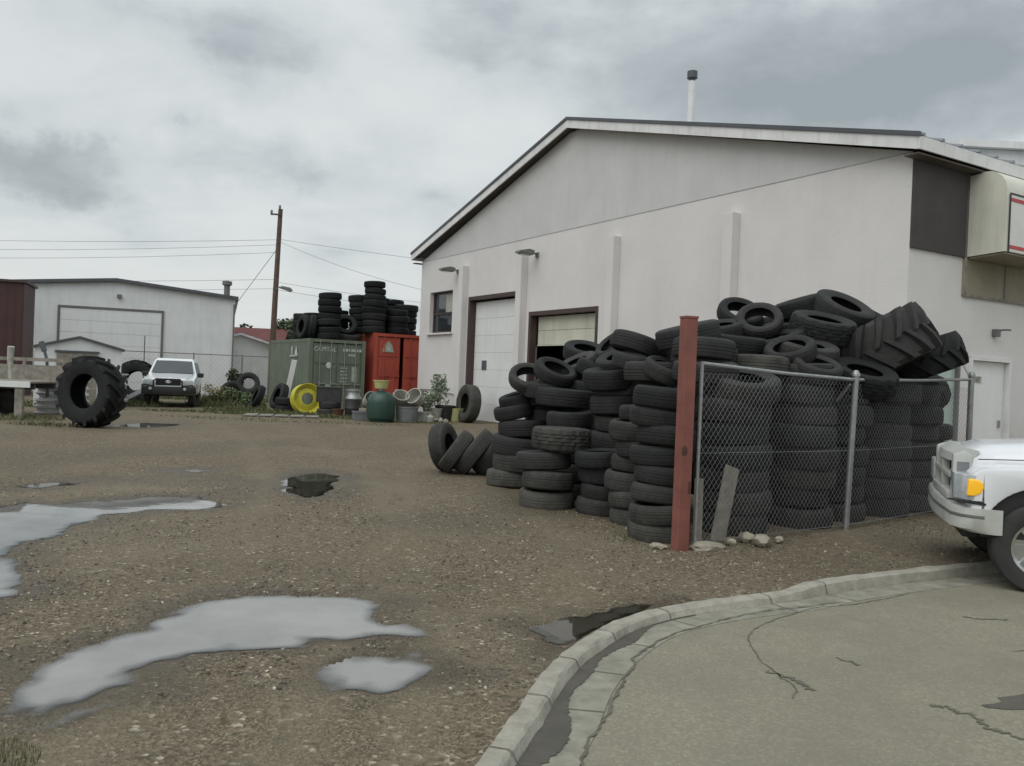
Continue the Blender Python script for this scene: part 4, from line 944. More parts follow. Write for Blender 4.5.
# front edge of the heap, from the red post leftwards, then along the fence
stack(1.60, 8.83, 8, 'car', 'the stack just left of the red post', [.75, .5, .4, .2, .12, .15, .15, .2])
stack(1.50, 9.72, 7, 'car', 'the half hidden narrow stack left of the red post stack', [.75, .7, .45, .3, .3, .5, .3])
stack(1.17, 10.35, 4, 'car', 'the short dark stack with an open top', [.5, .25, .12, .12])
stack(.50, 10.70, 3, 'suv', 'the broad stack with pale muddy bottom tyre', [.95, .5, .3])
tyre('mud', (.66, 10.72, .87), (.02, .01, 1), 'chunky treaded tyre set off centre on top of the broad front stack', HS, .55)
stack(.06, 12.70, 4, 'lt', 'the far left stack of the heap', [.95, .5, .25, .2], lean=(.05, 0))
stack(.90, 11.75, 5, 'suv', 'the stack behind the broad front stack', [.3, .3, .2, .2, .25])
stack(.52, 12.85, 6, 'suv', 'the upper pair on the far left stack', [.3, .3, .2, .2, .2, .2], skip=4)
stack(.95, 13.25, 6, 'suv', 'the dark stack behind the far left stack', [.2] * 6)
stack(1.44, 11.25, 7, 'suv', 'the tall stack behind the short open topped stack', [.3, .3, .3, .25, .3, .25, .4])
stack(1.86, 10.55, 9, 'car', 'the tall stack behind the narrow stack', [.3] * 9)
stack(2.25, 9.95, 9, 'suv', 'the tall stack right behind the red post', [.3] * 9, skip=3)
stack(2.54, 9.46, 6, 'lt', 'the thick stack behind the mesh next to the red post', [.3, .25, .2, .12, .12, .25, .3], jit=.06)
stack(3.51, 10.08, 8, 'suv', 'the second stack along the mesh fence', [.3, .2, .55, .3, .15, .4, .25, .35], jit=.06)
stack(2.98, 10.38, 8, 'car', 'the narrow dark stack between the two thick mesh stacks', [.15] * 8)
stack(4.0, 11.15, 8, 'car', 'the dark stack behind the gap at the middle fence post', [.15] * 8)
stack(4.2, 10.74, 7, 'suv', 'the stack behind the middle fence post', [.25, .2, .2, .25, .2, .2, .4], jit=.06)
stack(5.0, 11.32, 7, 'lt', 'the dark stack right of the middle fence post', [.2, .2, .2, .15, .3, .2, .2])
stack(6.15, 12.5, 5, 'suv', 'the low stack inside the corner fence post', [.2] * 5)
stack(5.64, 11.86, 7, 'suv', 'the dark stack left of the corner fence post', [.15] * 7)
stack(1.72, 12.6, 9, 'suv', 'the hidden tall stack in the middle of the heap left', [.25] * 9, skip=5)
stack(2.6, 10.95, 9, 'lt', 'the high stack above the mesh panel', [.2] * 9, skip=1)
stack(3.45, 11.2, 9, 'lt', 'the high stack behind the second mesh stack', [.2] * 9, skip=3)
stack(4.2, 11.75, 9, 'lt', 'the high stack under the knobbly tyre', [.2] * 9, skip=6)
stack(4.98, 12.3, 8, 'lt', 'the high stack under the tractor tyre', [.2] * 8, skip=5)
stack(1.1, 13.95, 7, 'suv', 'the rear stack nearest the open garage door', [.25] * 7, skip=2)
HL = 'loose tyres thrown on top of the heap'
# loose tyres thrown on top
for kd, p, ax, lb, du in LOOSE:
    tyre(kd, p, ax, lb, HL, du)
TR_ = tractor_mesh(1.36, .64, .7, 15, .062)
for p, ax, lb in [((4.84, 11.05, 2.2), (-.47, .24, .85), 'big lugged tractor tyre lying tilted on the right top of the heap')]:
    tyre('x', p, ax, lb, None, .3, 'tractor tyre', 'tractor_tyre', TR_)
tyre('x', (5.68, 11.7, 2.1), (-.35, .1, .9), 'smaller lugged tractor tyre at the right end of the heap under the big one', None, .12, 'tractor tyre', 'tractor_tyre', tractor_mesh(1.15, .46, .62, 14, .05))
tyre('mud', (6.1, 12.45, 1.62), (-.5, -.4, .75), 'tyre tipped up on the low stack inside the corner fence post', HL, .15)
# leaning group in the open yard
YG = 'tyres leaning together in the open yard'
tyre('lt', (-1.1, 14.25, .41), (.9, -.3, .22), 'leftmost leaning yard tyre showing its open hole', YG, .45)
tyre('lt', (-.88, 13.95, .37), (-.8, .0, .55), 'second leaning yard tyre from the left with smooth tread', YG, .55)
tyre('lt', (-.58, 14.0, .36), (-.78, .02, .6), 'third leaning yard tyre from the left', YG, .5)
tyre('lt', (-.27, 14.05, .34), (-.76, .03, .62), 'rightmost leaning yard tyre, next to the heap', YG, .4)
tyre('x', (-1.5, 29.6, .66), (-.88, -.46, .08), 'lone grey truck tyre standing upright against the workshop beside the white overhead door', None, .7, me=tyre_mesh(1.34, .42, .7, 72, 6, .012))

# tyres on the containers (z of the roofs: 2.92 green, 3.32 red)
CT = 'tyres stored on top of the containers'
GX = Vector((math.cos(W_ROT), math.sin(W_ROT))); GY = Vector((-math.sin(W_ROT), math.cos(W_ROT)))
def onc(u, v): p = Vector((-8.33, 34.3)) + GX * u + GY * v; return p.x, p.y
def cstack(u, v, n, kind, z0, where): x, y = onc(u, v); return stack(x, y, n, kind, where, [.08] * 9, z0=z0, group=CT, jit=.03)
cstack(1.02, .62, 7, 'truck', 2.93, 'the tall stack on the green container')
cstack(-.0 + .52, 2.3, 4, 'truck', 2.93, 'the low stack at the rear of the green container')
cstack(1.72, 2.6, 4, 'truck', 2.93, 'the low stack behind the tall one on the green container')
cstack(1.9, 2.2, 5, 'truck', 2.93, 'the stack in the gap between both containers')
cstack(.75, 1.75, 4, 'truck', 2.93, 'the low stack left behind the tall one on the green container')
cstack(3.75, 3.1, 6, 'truck', 3.33, 'the far rear stack on the red container')
cstack(4.75, 2.75, 6, 'truck', 3.33, 'the rear right stack on the red container')
x, y = onc(1.96, .9)
tyre('truck', (x, y, 3.08), (.1, -.1, 1), 'dusty tyre lying flat on the right front of the green container', CT, .3)
x, y = onc(1.95, 1.2); tyre('truck', (x, y, 3.62), (.25, -.8, .5), 'tyre tipped between two stacks on the container roofs', CT, .08)
x, y = onc(.42, .95); tyre('truck', (x, y, 3.44), (-.95, -.25, .1), 'truck tyre standing on edge at the left front of the green container', CT, .1)
x, y = onc(.12, 1.25); tyre('truck', (x, y, 3.43), (-.8, -.6, .1), 'tyre standing on edge at the left side of the green container', CT, .12)
cstack(3.05, .75, 8, 'truck', 3.33, 'the tallest stack at the left of the red container')
cstack(2.9, 1.95, 6, 'truck', 3.33, 'the stack behind the tallest one on the red container')
cstack(3.75, 1.95, 6, 'truck', 3.33, 'the rear middle stack on the red container')
cstack(4.2, .8, 4, 'truck', 3.33, 'the low front stack on the red container')
cstack(4.95, 1.6, 5, 'truck', 3.33, 'the stack at the right end of the red container')

# the yard's left side
BT = tractor_mesh(1.78, .60, .86, 15, .075)
tyre('x', (-10.3, 20.6, .87), (-.3, -.95, .05), 'huge lugged tractor tyre standing upright alone on the open gravel', None, .12, 'tractor tyre', 'tractor_tyre', BT)
tyre('x', (-15.9, 35.6, .86), (.15, -.98, .1), 'tractor tyre standing behind the white off-road car near the shed', None, .08, 'tractor tyre', 'tractor_tyre', BT)
LG = 'tyres dumped in the weeds left of the green container'
tyre('truck', (-11.9, 35.8, .48), (.5, -.8, .2), 'grey tyre upright in the weeds with a dark hole beside the car', LG, .35)
tyre('truck', (-11.15, 35.7, .2), (.1, -.1, 1), 'tyre lying flat in the weeds below the open round one', LG, .3)
tyre('truck', (-11.1, 35.4, .95), (.25, -.9, .3), 'tyre propped up high with its open hole facing out left of the container', LG, .25)
tyre('truck', (-9.55, 31.6, .52), (-.75, -.4, .35), 'dark tyre leaning left at the corner of the green container', LG, .1)
tyre('truck', (-8.95, 32.4, .55), (-.7, -.5, .3), 'second dark tyre leaning beside the white board', LG, .1)
tyre('lt', (-8.5, 31.6, .14), (.05, 0, 1), 'lower of two small tyres lying flat below the white board', LG, .15)
tyre('lt', (-8.45, 31.6, .4), (.0, .05, 1), 'upper of two small tyres lying flat below the white board', LG, .15)
# ------------------------------------------------------------------ red post and chain link fence
RP = thing('red_post', 'tall rusty red steel post at the left end of the chain link fence', 'post', (1.71, 8.24, 0), R(20))
mb = MB(); mb.box((0, 0, 1.08), (.128, .128, 2.38), bev=.008); mb.build('post_shaft', 'red_steel', RP)
mb = MB(); mb.box((0, 0, 2.283), (.138, .138, .025), bev=.006); mb.build('cap_plate', 'red_steel', RP)
mb = MB(); mb.lathe([(0, 0), (.028, 0), (.03, .006), (0, .008)], 12, Matrix.Translation((-.03, -.064, .98)) @ Matrix.Rotation(R(90), 4, 'X') @ Matrix.Scale(1.6, 4, (0, 1, 0))); mb.build('rust_patch', 'rust', RP)
mb = MB(); mb.box((.045, -.064, .62), (.03, .006, .12)); mb.build('rust_patch', 'rust', RP)
FA, FB, FC = Vector((1.87, 8.3)), Vector((3.96, 9.81)), Vector((6.5, 11.9)); FD = Vector((6.9, 14.6))
FN = thing('chain_link_fence', 'galvanised chain link fence with top rail holding back the tyre heap', 'fence', (3.96, 9.81, 0), 0)
def loc(v, z): return (v.x - 3.96, v.y - 9.81, z)
for v, ht, r_ in ((FA, 1.86, .018), (FB, 1.8, .036), (FC, 1.9, .04)):
    mb = MB(); lean = .05 if v is FB else 0
    mb.tube([loc(v, -.2), (v.x - 3.96 + lean, v.y - 9.81, ht)], r_, 12)
    if r_ > .03: mb.lathe([(0, 0), (r_ + .012, 0), (r_ + .012, .03), (r_ * .7, .07), (0, .075)], 12, Matrix.Translation((v.x - 3.96 + lean, v.y - 9.81, ht)))
    mb.build('fence_post', 'galv', FN, smooth=40)
mb = MB(); pa, pb = Vector(loc(FA, 1.84)), Vector((.05, 0, 1.76))
mb.tube([pa, pa.lerp(pb, .5) - Vector((0, 0, .012)), pb], .02, 8); mb.build('top_rail', 'galv', FN, smooth=40)
mb = MB(); pc = Vector(loc(FC, 1.86)); mb.tube([pb, pb.lerp(pc, .5) - Vector((0, 0, .01)), pc], .02, 8); mb.build('top_rail', 'galv', FN, smooth=40)
mb = MB(); mb.tube([pc + Vector((0, 0, .02)), (FC.x - 3.96 + .0, FC.y - 9.81 + .25, 2.1), (FC.x - 3.96 - .05, FC.y - 9.81 + .9, 2.42)], .02, 8); mb.build('brace_pipe', 'galv', FN, smooth=40)
mb = MB(); mb.tube([(.0, .03, 1.7), (-.1, .18, 1.5)], .02, 6); mb.build('brace_pipe', 'galv', FN)
def netting(A, B, z0, z1a, z1b, sp=.07, r_=.0018):
    """diamond mesh of crossing wires, the two directions a wire apart"""
    d_ = (B - A); Ln = d_.length; u = d_.normalized(); nn = Vector((u.y, -u.x)); mb = MB(); rr = random.Random(1)
    for s, off in ((1, .0022), (-1, -.0022)):
        k = -int(1.9 / sp)
        while k * sp < Ln + 1.9:
            pts = []; c = k * sp; zt = min(z1a, z1b)
            for j in range(7):
                z = z0 + (zt - z0) * j / 6; x = c + s * (z - z0) * .86
                pts.append((x, z))
            pts = [(x, z) for x, z in pts]
            # clip to the panel
            seg = []
            for (xa, za), (xb, zb) in zip(pts, pts[1:]):
                if xb < xa: (xa, za), (xb, zb) = (xb, zb), (xa, za)
                if xb <= 0 or xa >= Ln: continue
                if xa < 0: za += (zb - za) * (0 - xa) / (xb - xa); xa = 0
                if xb > Ln: zb = za + (zb - za) * (Ln - xa) / (xb - xa); xb = Ln
                seg.append(((xa, za), (xb, zb)))
            if seg:
                seg.sort(); line = [seg[0][0]] + [q[1] for q in seg]
                P3 = []
                for x, z in line:
                    w_ = .035 * math.sin(x * 2.1 + 1) * math.sin((z - z0) * 1.9)
                    p = A + u * x + nn * (off + w_); P3.append(loc(p, z))
                if (Vector(P3[0]) - Vector(P3[-1])).length > .02: mb.tube(P3, r_, 3)
            k += 1
    return mb
netting(FA, FB, .05, 1.82, 1.75).build('chain_mesh', 'wire', FN)
netting(FB + Vector((.04, .03)), FC, .05, 1.74, 1.84).build('chain_mesh', 'wire', FN)
mb = MB(); mb.tube([loc(FA, .07), loc(FB, .06), loc(FC, .07)], .004, 4); mb.tube([loc(FA, .95), loc(FB, .93), loc(FC, .95)], .003, 4); mb.build('tension_wire', 'wire', FN)

# boards and broken concrete at the foot of the fence
def plank(label, p, d_, rot):
    mb = MB(); mb.box((0, 0, d_[2] / 2), d_, bev=.006); o = mb.build('plank', 'wood_grey', None, p, rot); return tag(o, label, 'plank', 'boards at the foot of the fence')
plank('narrow upright board between the red post and the mesh', (1.93, 8.46, -.02), (.1, .03, .7), (R(-4), R(3), R(30)))
plank('wide board leaning at a slant behind the mesh', (2.22, 8.82, -.02), (.2, .035, .82), (R(-3), R(17), R(34)))
def rock(label, p, s, seed, mat='stone', name='rubble'):
    r_ = random.Random(seed); bm = bmesh.new(); bmesh.ops.create_icosphere(bm, subdivisions=2, radius=1)
    for v_ in bm.verts: v_.co = Vector((v_.co.x * s[0], v_.co.y * s[1], v_.co.z * s[2])) * r_.uniform(.78, 1.12)
    mb = MB(); mb.merge(bm); o = mb.build(name, mat, None, p, (0, 0, r_.uniform(0, 3)), smooth=25); return tag(o, label, 'rubble', 'broken concrete lumps below the fence')
rock('flat pale slab lump lying right at the foot of the red post', (1.98, 8.3, .03), (.2, .12, .05), 1)
rock('largest pale lump below the middle of the first mesh panel', (2.62, 8.62, .05), (.15, .1, .07), 2)
rock('round lump behind the largest pale lump below the mesh', (2.52, 8.78, .05), (.09, .08, .07), 3)
rock('small lump between the pale slab and the largest lump', (2.3, 8.6, .03), (.08, .06, .045), 4)
rock('smallest lump right of the others under the mesh', (2.88, 8.85, .03), (.07, .05, .04), 5)
rock('flat lump left of the red post base', (1.5, 8.28, .02), (.1, .08, .03), 6)

# ------------------------------------------------------------------ vehicles
def wheel(T, x, y, r_, w_, side, rimmat, spokes):
    mt = Matrix.Translation((x, y, r_)) @ Matrix.Rotation(R(-90 * side), 4, 'X')   # lathe +z points outboard
    wo = thing_part('wheel', T)
    mb = MB(); ri = r_ * .64
    mb.lathe([(ri, -w_ * .42), (r_ * .8, -w_ * .5), (r_ * .95, -w_ * .46), (r_, -w_ * .36), (r_, -w_ * .1), (r_ - .008, -w_ * .09), (r_ - .008, -w_ * .05), (r_, -w_ * .04), (r_, w_ * .04), (r_ - .008, w_ * .05), (r_ - .008, w_ * .09), (r_, w_ * .1), (r_, w_ * .36), (r_ * .95, w_ * .46), (r_ * .8, w_ * .5), (ri, w_ * .42), (ri - .01, w_ * .3), (ri - .01, -w_ * .4)], 48, mt, closed=True)
    mb.build('tyre', 'car_tyre', wo, smooth=32)
    mb = MB(); mb.lathe([(ri - .008, w_ * .36), (ri - .03, w_ * .34), (ri - .04, w_ * .2), (ri * .45, w_ * .16), (ri * .42, w_ * .3), (ri * .3, w_ * .34), (0, w_ * .35)], 40, mt)
    for k in range(spokes):
        a = 2 * math.pi * k / spokes; t = bmesh.new(); bmesh.ops.create_cube(t, size=1); bmesh.ops.scale(t, vec=(ri * .5, ri * .17, .02), verts=t.verts)
        t.transform(mt @ Matrix.Rotation(a, 4, 'Z') @ Matrix.Translation((ri * .66, 0, w_ * .24))); mb.merge(t)
    mb.build('rim', rimmat, wo, smooth=35)
def thing_part(name, T):
    o = bpy.data.objects.new(name, None); col.objects.link(o); o.parent = T; return o
def body_side(n, nose, arches, top, zb):
    pass
def arch(cx, r_, zb, n=10):
    """wheel arch points from right to left (decreasing x reversed later), along the lower edge"""
    a0 = math.asin(max(-1, min(1, (zb - ARZ) / r_)))
    return [(cx + r_ * math.cos(t), ARZ + r_ * math.sin(t)) for t in [a0 + (math.pi - 2 * a0) * i / n for i in range(n + 1)]]
ARZ = .4
# white pickup: x forward, y to its left
TK = thing('pickup_truck', 'white pickup truck with chrome bumper parked at the kerb beside the fence', 'pickup truck', (5.16, 7.95, -.04), R(160))
TK.rotation_euler = (R(-1.0), 0, R(160))
ARZ = .40
AX = .27   # x = 0 at the front axle
low = [(.78, .52), (.84, .62), (.84, .95), (.76, 1.02), (-1.05, 1.12), (-1.3, 1.13), (-2.0, 1.13), (-2.75, 1.13), (-4.3, 1.14), (-4.3, .55)]
bot = []
bot += [(-4.25, .5)] + arch(-3.5, .47, .5)[::-1] + [(-2.9, .45), (-.7, .45)] + arch(AX, .48, .45)[::-1] + [(.8, .5)]
mb = MB(); mb.prism(low[::-1] + [] if False else low + bot, -.96, .96, 'XZ', bev=.045); mb.build('body', 'car_white', TK, smooth=40)
# hood: higher in the middle than the wings
rings = []
for x, zt, hw in [(.83, 1.05, .50), (.77, 1.13, .56), (.6, 1.18, .64), (-.3, 1.24, .70), (-1.1, 1.27, .74)]:
    rings.append([(x, -hw - .08, zt - .2), (x, -hw, zt - .06), (x, -hw + .1, zt), (x, 0, zt + .02), (x, hw - .1, zt), (x, hw, zt - .06), (x, hw + .08, zt - .2), (x, 0, zt - .12)])
mb = MB(); mb.loft(rings); bmesh.ops.recalc_face_normals(mb.bm, faces=mb.bm.faces); mb.build('hood', 'car_white', TK, smooth=40)
mb = MB(); mb.tube([(.75, .68, 1.075), (0, .76, 1.115), (-1.05, .83, 1.16)], .006, 4); mb.tube([(.75, -.68, 1.075), (0, -.76, 1.115), (-1.05, -.83, 1.16)], .006, 4); mb.build('hood_gap', 'car_black', TK)
# cab
rings = []
for z, x0, x1, hw in [(1.10, -1.05, -2.72, .93), (1.14, -1.08, -2.72, .925), (1.72, -1.72, -2.66, .76), (1.78, -1.85, -2.6, .7)]:
    rings.append([(x0, -hw, z), (x0 + .05, 0, z), (x0, hw, z), (x1, hw, z), (x1, -hw, z)])
mb = MB(); mb.loft(rings); bmesh.ops.recalc_face_normals(mb.bm, faces=mb.bm.faces); mb.build('cab', 'car_white', TK, smooth=30)
mb = MB(); mb.face([(-1.06, -.84, 1.17), (-1.01, 0, 1.17), (-1.645, 0, 1.70), (-1.69, -.7, 1.69)]); mb.face([(-1.01, 0, 1.17), (-1.06, .84, 1.17), (-1.69, .7, 1.69), (-1.645, 0, 1.70)]); 
bmesh.ops.translate(mb.bm, vec=(.03, 0, .012), verts=mb.bm.verts); bmesh.ops.solidify(mb.bm, geom=mb.bm.faces[:], thickness=.008); mb.build('windscreen', 'car_glass', TK)
for s in (-1, 1):
    mb = MB(); mb.face([(-1.35, s * .922, 1.19), (-2.5, s * .922, 1.19), (-2.5, s * .793, 1.66), (-1.72, s * .793, 1.66)]); bmesh.ops.solidify(mb.bm, geom=mb.bm.faces[:], thickness=.01); mb.build('side_window', 'car_glass', TK)
    mb = MB(); mb.box((-1.35, s * 1.06, 1.22), (.12, .2, .24), bev=.03); mb.build('wing_mirror', 'car_black', TK)
    mb = MB(); mb.prism([(-1.2, .52), (-2.6, .52), (-2.6, 1.1), (-1.2, 1.1)], s * .957, s * .966, 'XZ', bev=.002); d_ = mb.build('door', 'car_white', TK)
    mb = MB(); mb.box((-2.45, s * .985, 1.0), (.18, .03, .05), bev=.01); mb.build('handle', 'car_black', d_)
    # lamp: clear unit on the front wrapping to an amber marker on the wing
    mb = MB(); mb.prism([(.955, s * .58), (.955, s * .80), (.90, s * .9), (.83, s * .955), (.78, s * .955), (.78, s * .58)], .735, .955, 'XY', bev=.012); hl = mb.build('headlight', 'headlamp', TK, smooth=40)
    mb = MB(); mb.prism([(.87, .775), (.81, .775), (.765, .80), (.738, .85), (.75, .895), (.785, .92), (.86, .925)], s * .90, s * .972, 'XZ', bev=.016, seg=3); mb.build('turn_lamp', 'amber', hl, smooth=40)
    mb = MB(); mb.prism([(.72, .715), (.76, .735), (.93, .73), (.93, .715), (.76, .70), (.72, .70)], s * .93, s * .968, 'XZ'); mb.build('bumper_gap_shade', 'car_black', TK)  # black strip standing in for the shaded gap between wing and bumper
    for k in range(12):
        pass
# wheel arch liners
for x in (AX, -3.5):
    mb = MB(); mb.prism(arch(x, .475, .42), -.9, .9, 'XZ'); mb.build('arch_liner', 'car_black', TK)
# grille: bright surround bulging forward between the lamps
mb = MB()
def gr(y0, y1, z0, z1): mb.box((.965, (y0 + y1) / 2, (z0 + z1) / 2), (.1, y1 - y0, z1 - z0), bev=.03)
rings = []
for y in (-.56, -.5, -.3, 0, .3, .5, .56):
    xf = .98 + .05 * (1 - (y / .56) ** 2); rings.append([(xf - .02, y, 1.10), (xf - .1, y, 1.15), (xf - .2, y, 1.14), (xf - .14, y, 1.03), (xf, y, 1.03)])
mb.loft(rings); 
for y in (-.54, .54):
    mb.prism([(.96, .68), (1.0, .74), (1.0, 1.1), (.9, 1.14), (.84, 1.1), (.84, .68)], y - .05, y + .05, 'XZ', bev=.02)
mb.prism([(.9, .68), (1.03, .68), (1.03, .75), (.9, .76)], -.5, .5, 'XZ', bev=.015)
mb.box((.98, 0, .9), (.07, .98, .05), bev=.012); mb.box((.98, 0, .9), (.07, .05, .3), bev=.012)
bmesh.ops.recalc_face_normals(mb.bm, faces=mb.bm.faces); gg = mb.build('grille_surround', 'bumper_white', TK, smooth=40)
mb = MB(); mb.box((.925, 0, .9), (.03, 1.02, .36))
for k in range(9): mb.box((.945, -.44 + k * .11, .9), (.02, .012, .34))
mb.build('grille_mesh', 'car_black', gg)
gg.location.x = -.06
for y in (-.594, .594): mb = MB(); mb.box((.915, y, .9), (.1, .006, .27)); mb.build('grille_gap_shade', 'plastic_grey', gg)  # grey plates paint in the shaded gap between grille and headlight
# bumper: deep bar wrapping round the corners with a dark strip
def wrapbar(z0, z1, g0, xf, mat, name, par, tz=.0):
    rings = []
    for y, dx_ in [(-1.0, -.27), (-.985, -.2), (-.93, -.1), (-.80, -.03), (-.4, 0), (0, .015), (.4, 0), (.80, -.03), (.93, -.1), (.985, -.2), (1.0, -.27)]:
        x = xf + dx_; rings.append([(x - g0, y * .99, z0), (x - .01 - tz, y, z0), (x, y, z0 + .03), (x, y, z1 - .03), (x - .012, y, z1), (x - g0, y * .985, z1)])
    mb = MB(); mb.loft(rings); bmesh.ops.recalc_face_normals(mb.bm, faces=mb.bm.faces); return mb.build(name, mat, par, smooth=35)
bp = wrapbar(.455, .67, .14, 1.0, 'bumper_white', 'front_bumper', TK, .07)
wrapbar(.575, .62, .05, 1.008, 'lamp_grey', 'bumper_strip', bp)
mb = MB(); mb.box((.78, 0, .40), (.14, 1.3, .08), bev=.02); mb.build('air_dam', 'car_black', TK)
# bed and tail
mb = MB()
mb.box((-3.55, 0, 1.142), (1.42, 1.5, .006)); mb.build('bed_floor', 'car_black', TK)
wrap = MB(); wrap.box((-4.38, 0, .6), (.14, 1.85, .2), bev=.03); wrap.build('rear_bumper', 'chrome', TK)
for s in (-1, 1):
    for x in (AX, -3.5): wheel(TK, x, s * .84, .39, .27, s, 'chrome', 8)
    mb = MB(); mb.box((-4.3, s * .86, .92), (.05, .16, .36), bev=.015); mb.build('tail_light', 'red_paint', TK)

for ch in TK.children:
    if not ch.name.startswith('wheel'): ch.location.z += .035
# white off-road car facing the camera
ARZ = .36
SV = thing('off_road_car', 'white off-road car with black bull bar parked in front of the white hall', 'car', (-13.2, 32.5, 0), R(-90 + 17))
mb = MB()
low = [(.88, .55), (.93, .7), (.90, 1.0), (.80, 1.04), (-.75, 1.2), (-3.55, 1.22), (-3.62, .9), (-3.6, .5)]
bot = [(-3.5, .48)] + arch(-2.75, .44, .46)[::-1] + [(-2.2, .44), (-.6, .44)] + arch(0, .44, .44)[::-1] + [(.6, .5)]
mb.prism(low + bot, -.92, .92, 'XZ', bev=.05); mb.build('body', 'car_white', SV, smooth=40)
rings = []
for z, x0, x1, hw in [(1.18, -.72, -3.5, .88), (1.25, -.76, -3.52, .88), (1.78, -1.35, -3.42, .72), (1.86, -1.55, -3.3, .64)]:
    rings.append([(x0, -hw, z), (x0 + .06, 0, z), (x0, hw, z), (x1, hw, z), (x1, -hw, z)])
mb = MB(); mb.loft(rings); bmesh.ops.recalc_face_normals(mb.bm, faces=mb.bm.faces); mb.build('cabin', 'car_white', SV, smooth=30)
mb = MB(); mb.loft([[(x, -hw, z - .1), (x, -hw, z), (x, 0, z + .02), (x, hw, z), (x, hw, z - .1)] for x, z, hw in ((.86, 1.02, .6), (.8, 1.09, .62), (-.72, 1.26, .74))]); mb.build('hood', 'car_white', SV, smooth=40)
mb = MB(); mb.face([(-.72, -.78, 1.28), (-.67, 0, 1.28), (-1.27, 0, 1.76), (-1.32, -.66, 1.75)]); mb.face([(-.67, 0, 1.28), (-.72, .78, 1.28), (-1.32, .66, 1.75), (-1.27, 0, 1.76)]); bmesh.ops.translate(mb.bm, vec=(.02, 0, .014), verts=mb.bm.verts); bmesh.ops.solidify(mb.bm, geom=mb.bm.faces[:], thickness=.008); mb.build('windscreen', 'car_glass', SV)
for s in (-1, 1):
    mb = MB()
    for xa, xb, xc, xd in ((-1.0, -1.95, -1.95, -1.42), (-2.05, -2.75, -2.75, -2.05), (-2.85, -3.4, -3.35, -2.85)):
        mb.face([(xa, s * .876, 1.28), (xb, s * .876, 1.28), (xc, s * .752, 1.72), (xd, s * .752, 1.72)])
    bmesh.ops.solidify(mb.bm, geom=mb.bm.faces[:], thickness=.01); mb.build('side_window', 'car_glass', SV)
    mb = MB(); mb.box((-.95, s * 1.02, 1.22), (.12, .24, .18), bev=.03); mb.build('wing_mirror', 'car_black', SV)
    mb = MB(); mb.box((.885, s * .67, .91), (.12, .4, .25), bev=.03); mb.build('headlight', 'headlamp', SV, smooth=40)
    mb = MB(); mb.lathe([(0, 0), (.05, 0), (.055, .03), (0, .04)], 14, Matrix.Translation((1.1, s * .6, .7)) @ Matrix.Rotation(R(90), 4, 'Y')); mb.build('fog_lamp', 'headlamp', SV, smooth=40)
    for x in (0, -2.75): wheel(SV, x, s * .80, .36, .24, s, 'galv', 6)
mb = MB(); mb.box((.905, 0, .93), (.06, .88, .22), bev=.02)
for k in range(3): mb.box((.94, 0, .87 + k * .06), (.02, .84, .015))
g_ = mb.build('grille', 'car_black', SV)
mb = MB(); mb.lathe([(0, 0), (.07, 0), (.07, .012), (.05, .02), (0, .012)], 18, Matrix.Translation((.952, 0, .95)) @ Matrix.Rotation(R(90), 4, 'Y') @ Matrix.Scale(1.6, 4, (0, 1, 0)) @ Matrix.Scale(.8, 4, (1, 0, 0))); mb.box((.955, 0, .95), (.01, .02, .09)); mb.build('emblem', 'chrome', g_)
mb = MB(); mb.prism([(1.02, -.92), (1.1, -.5), (1.1, .5), (1.02, .92), (.7, .95), (.7, -.95)], .5, .78, 'XY', bev=.03); bb = mb.build('bull_bar', 'car_black', SV, smooth=40)
mb = MB(); mb.tube([(1.08, -.5, .76), (1.1, -.5, .98), (1.08, -.42, 1.06), (1.08, .42, 1.06), (1.1, .5, .98), (1.08, .5, .76)], .03, 8); mb.tube([(1.06, -.5, .8), (1.0, -.85, .85), (.9, -.92, .8)], .025, 8); mb.tube([(1.06, .5, .8), (1.0, .85, .85), (.9, .92, .8)], .025, 8); mb.build('hoop', 'car_black', bb, smooth=40)
for x in (0, -2.75):
    mb = MB(); mb.prism(arch(x, .435, .42), -.86, .86, 'XZ'); mb.build('arch_liner', 'car_black', SV)
mb = MB(); mb.box((-1.4, 0, .5), (3.6, 1.4, .2)); mb.build('underbody', 'car_black', SV)
# ------------------------------------------------------------------ junk in front of the containers
DK = (-7.64, 30.7)
rm = thing('wheel_rim', 'bright yellow tractor wheel rim standing on edge before the green container', 'wheel rim', (-7.45, 30.6, 0), 0)
mt = Matrix.Translation((0, 0, .56)) @ Matrix.Rotation(R(32), 4, 'Z') @ Matrix.Rotation(R(84), 4, 'X')
mb = MB(); mb.lathe([(.56, -.2), (.56, .2), (.53, .2), (.49, .12), (.44, .1), (.42, -.1), (.49, -.12), (.53, -.2)], 40, mt, closed=True); mb.build('rim_ring', 'yellow', rm, smooth=35)
mb = MB(); mb.lathe([(.45, .02), (.30, .1), (.22, .1), (.22, .06), (.3, .05), (.45, -.02)], 40, mt, closed=True); mb.build('rim_disc', 'yellow', rm, smooth=35)
def drum(name, label, cat, p, prof, mat, seg=24, lids=(), tilt=None, group=None):
    T = thing(name, label, cat, p, 0, group)
    if tilt: T.rotation_euler = tilt
    mb = MB(); mb.lathe(prof, seg); mb.build('shell', mat, T, smooth=40)
    for nm, pr, mm in lids: mb = MB(); mb.lathe(pr, seg); mb.build(nm, mm, T, smooth=40)
    return T
bx = thing('battery_crate', 'black box crate lying on tyres right of the yellow rim', 'crate', (-6.55, 30.2, .48), R(8))
mb = MB(); mb.box((0, 0, .26), (.86, .6, .5), bev=.02); mb.build('box_body', 'plastic_black', bx)
mb = MB(); mb.box((0, 0, .535), (.9, .64, .05), bev=.012); mb.build('lid', 'plastic_black', bx)
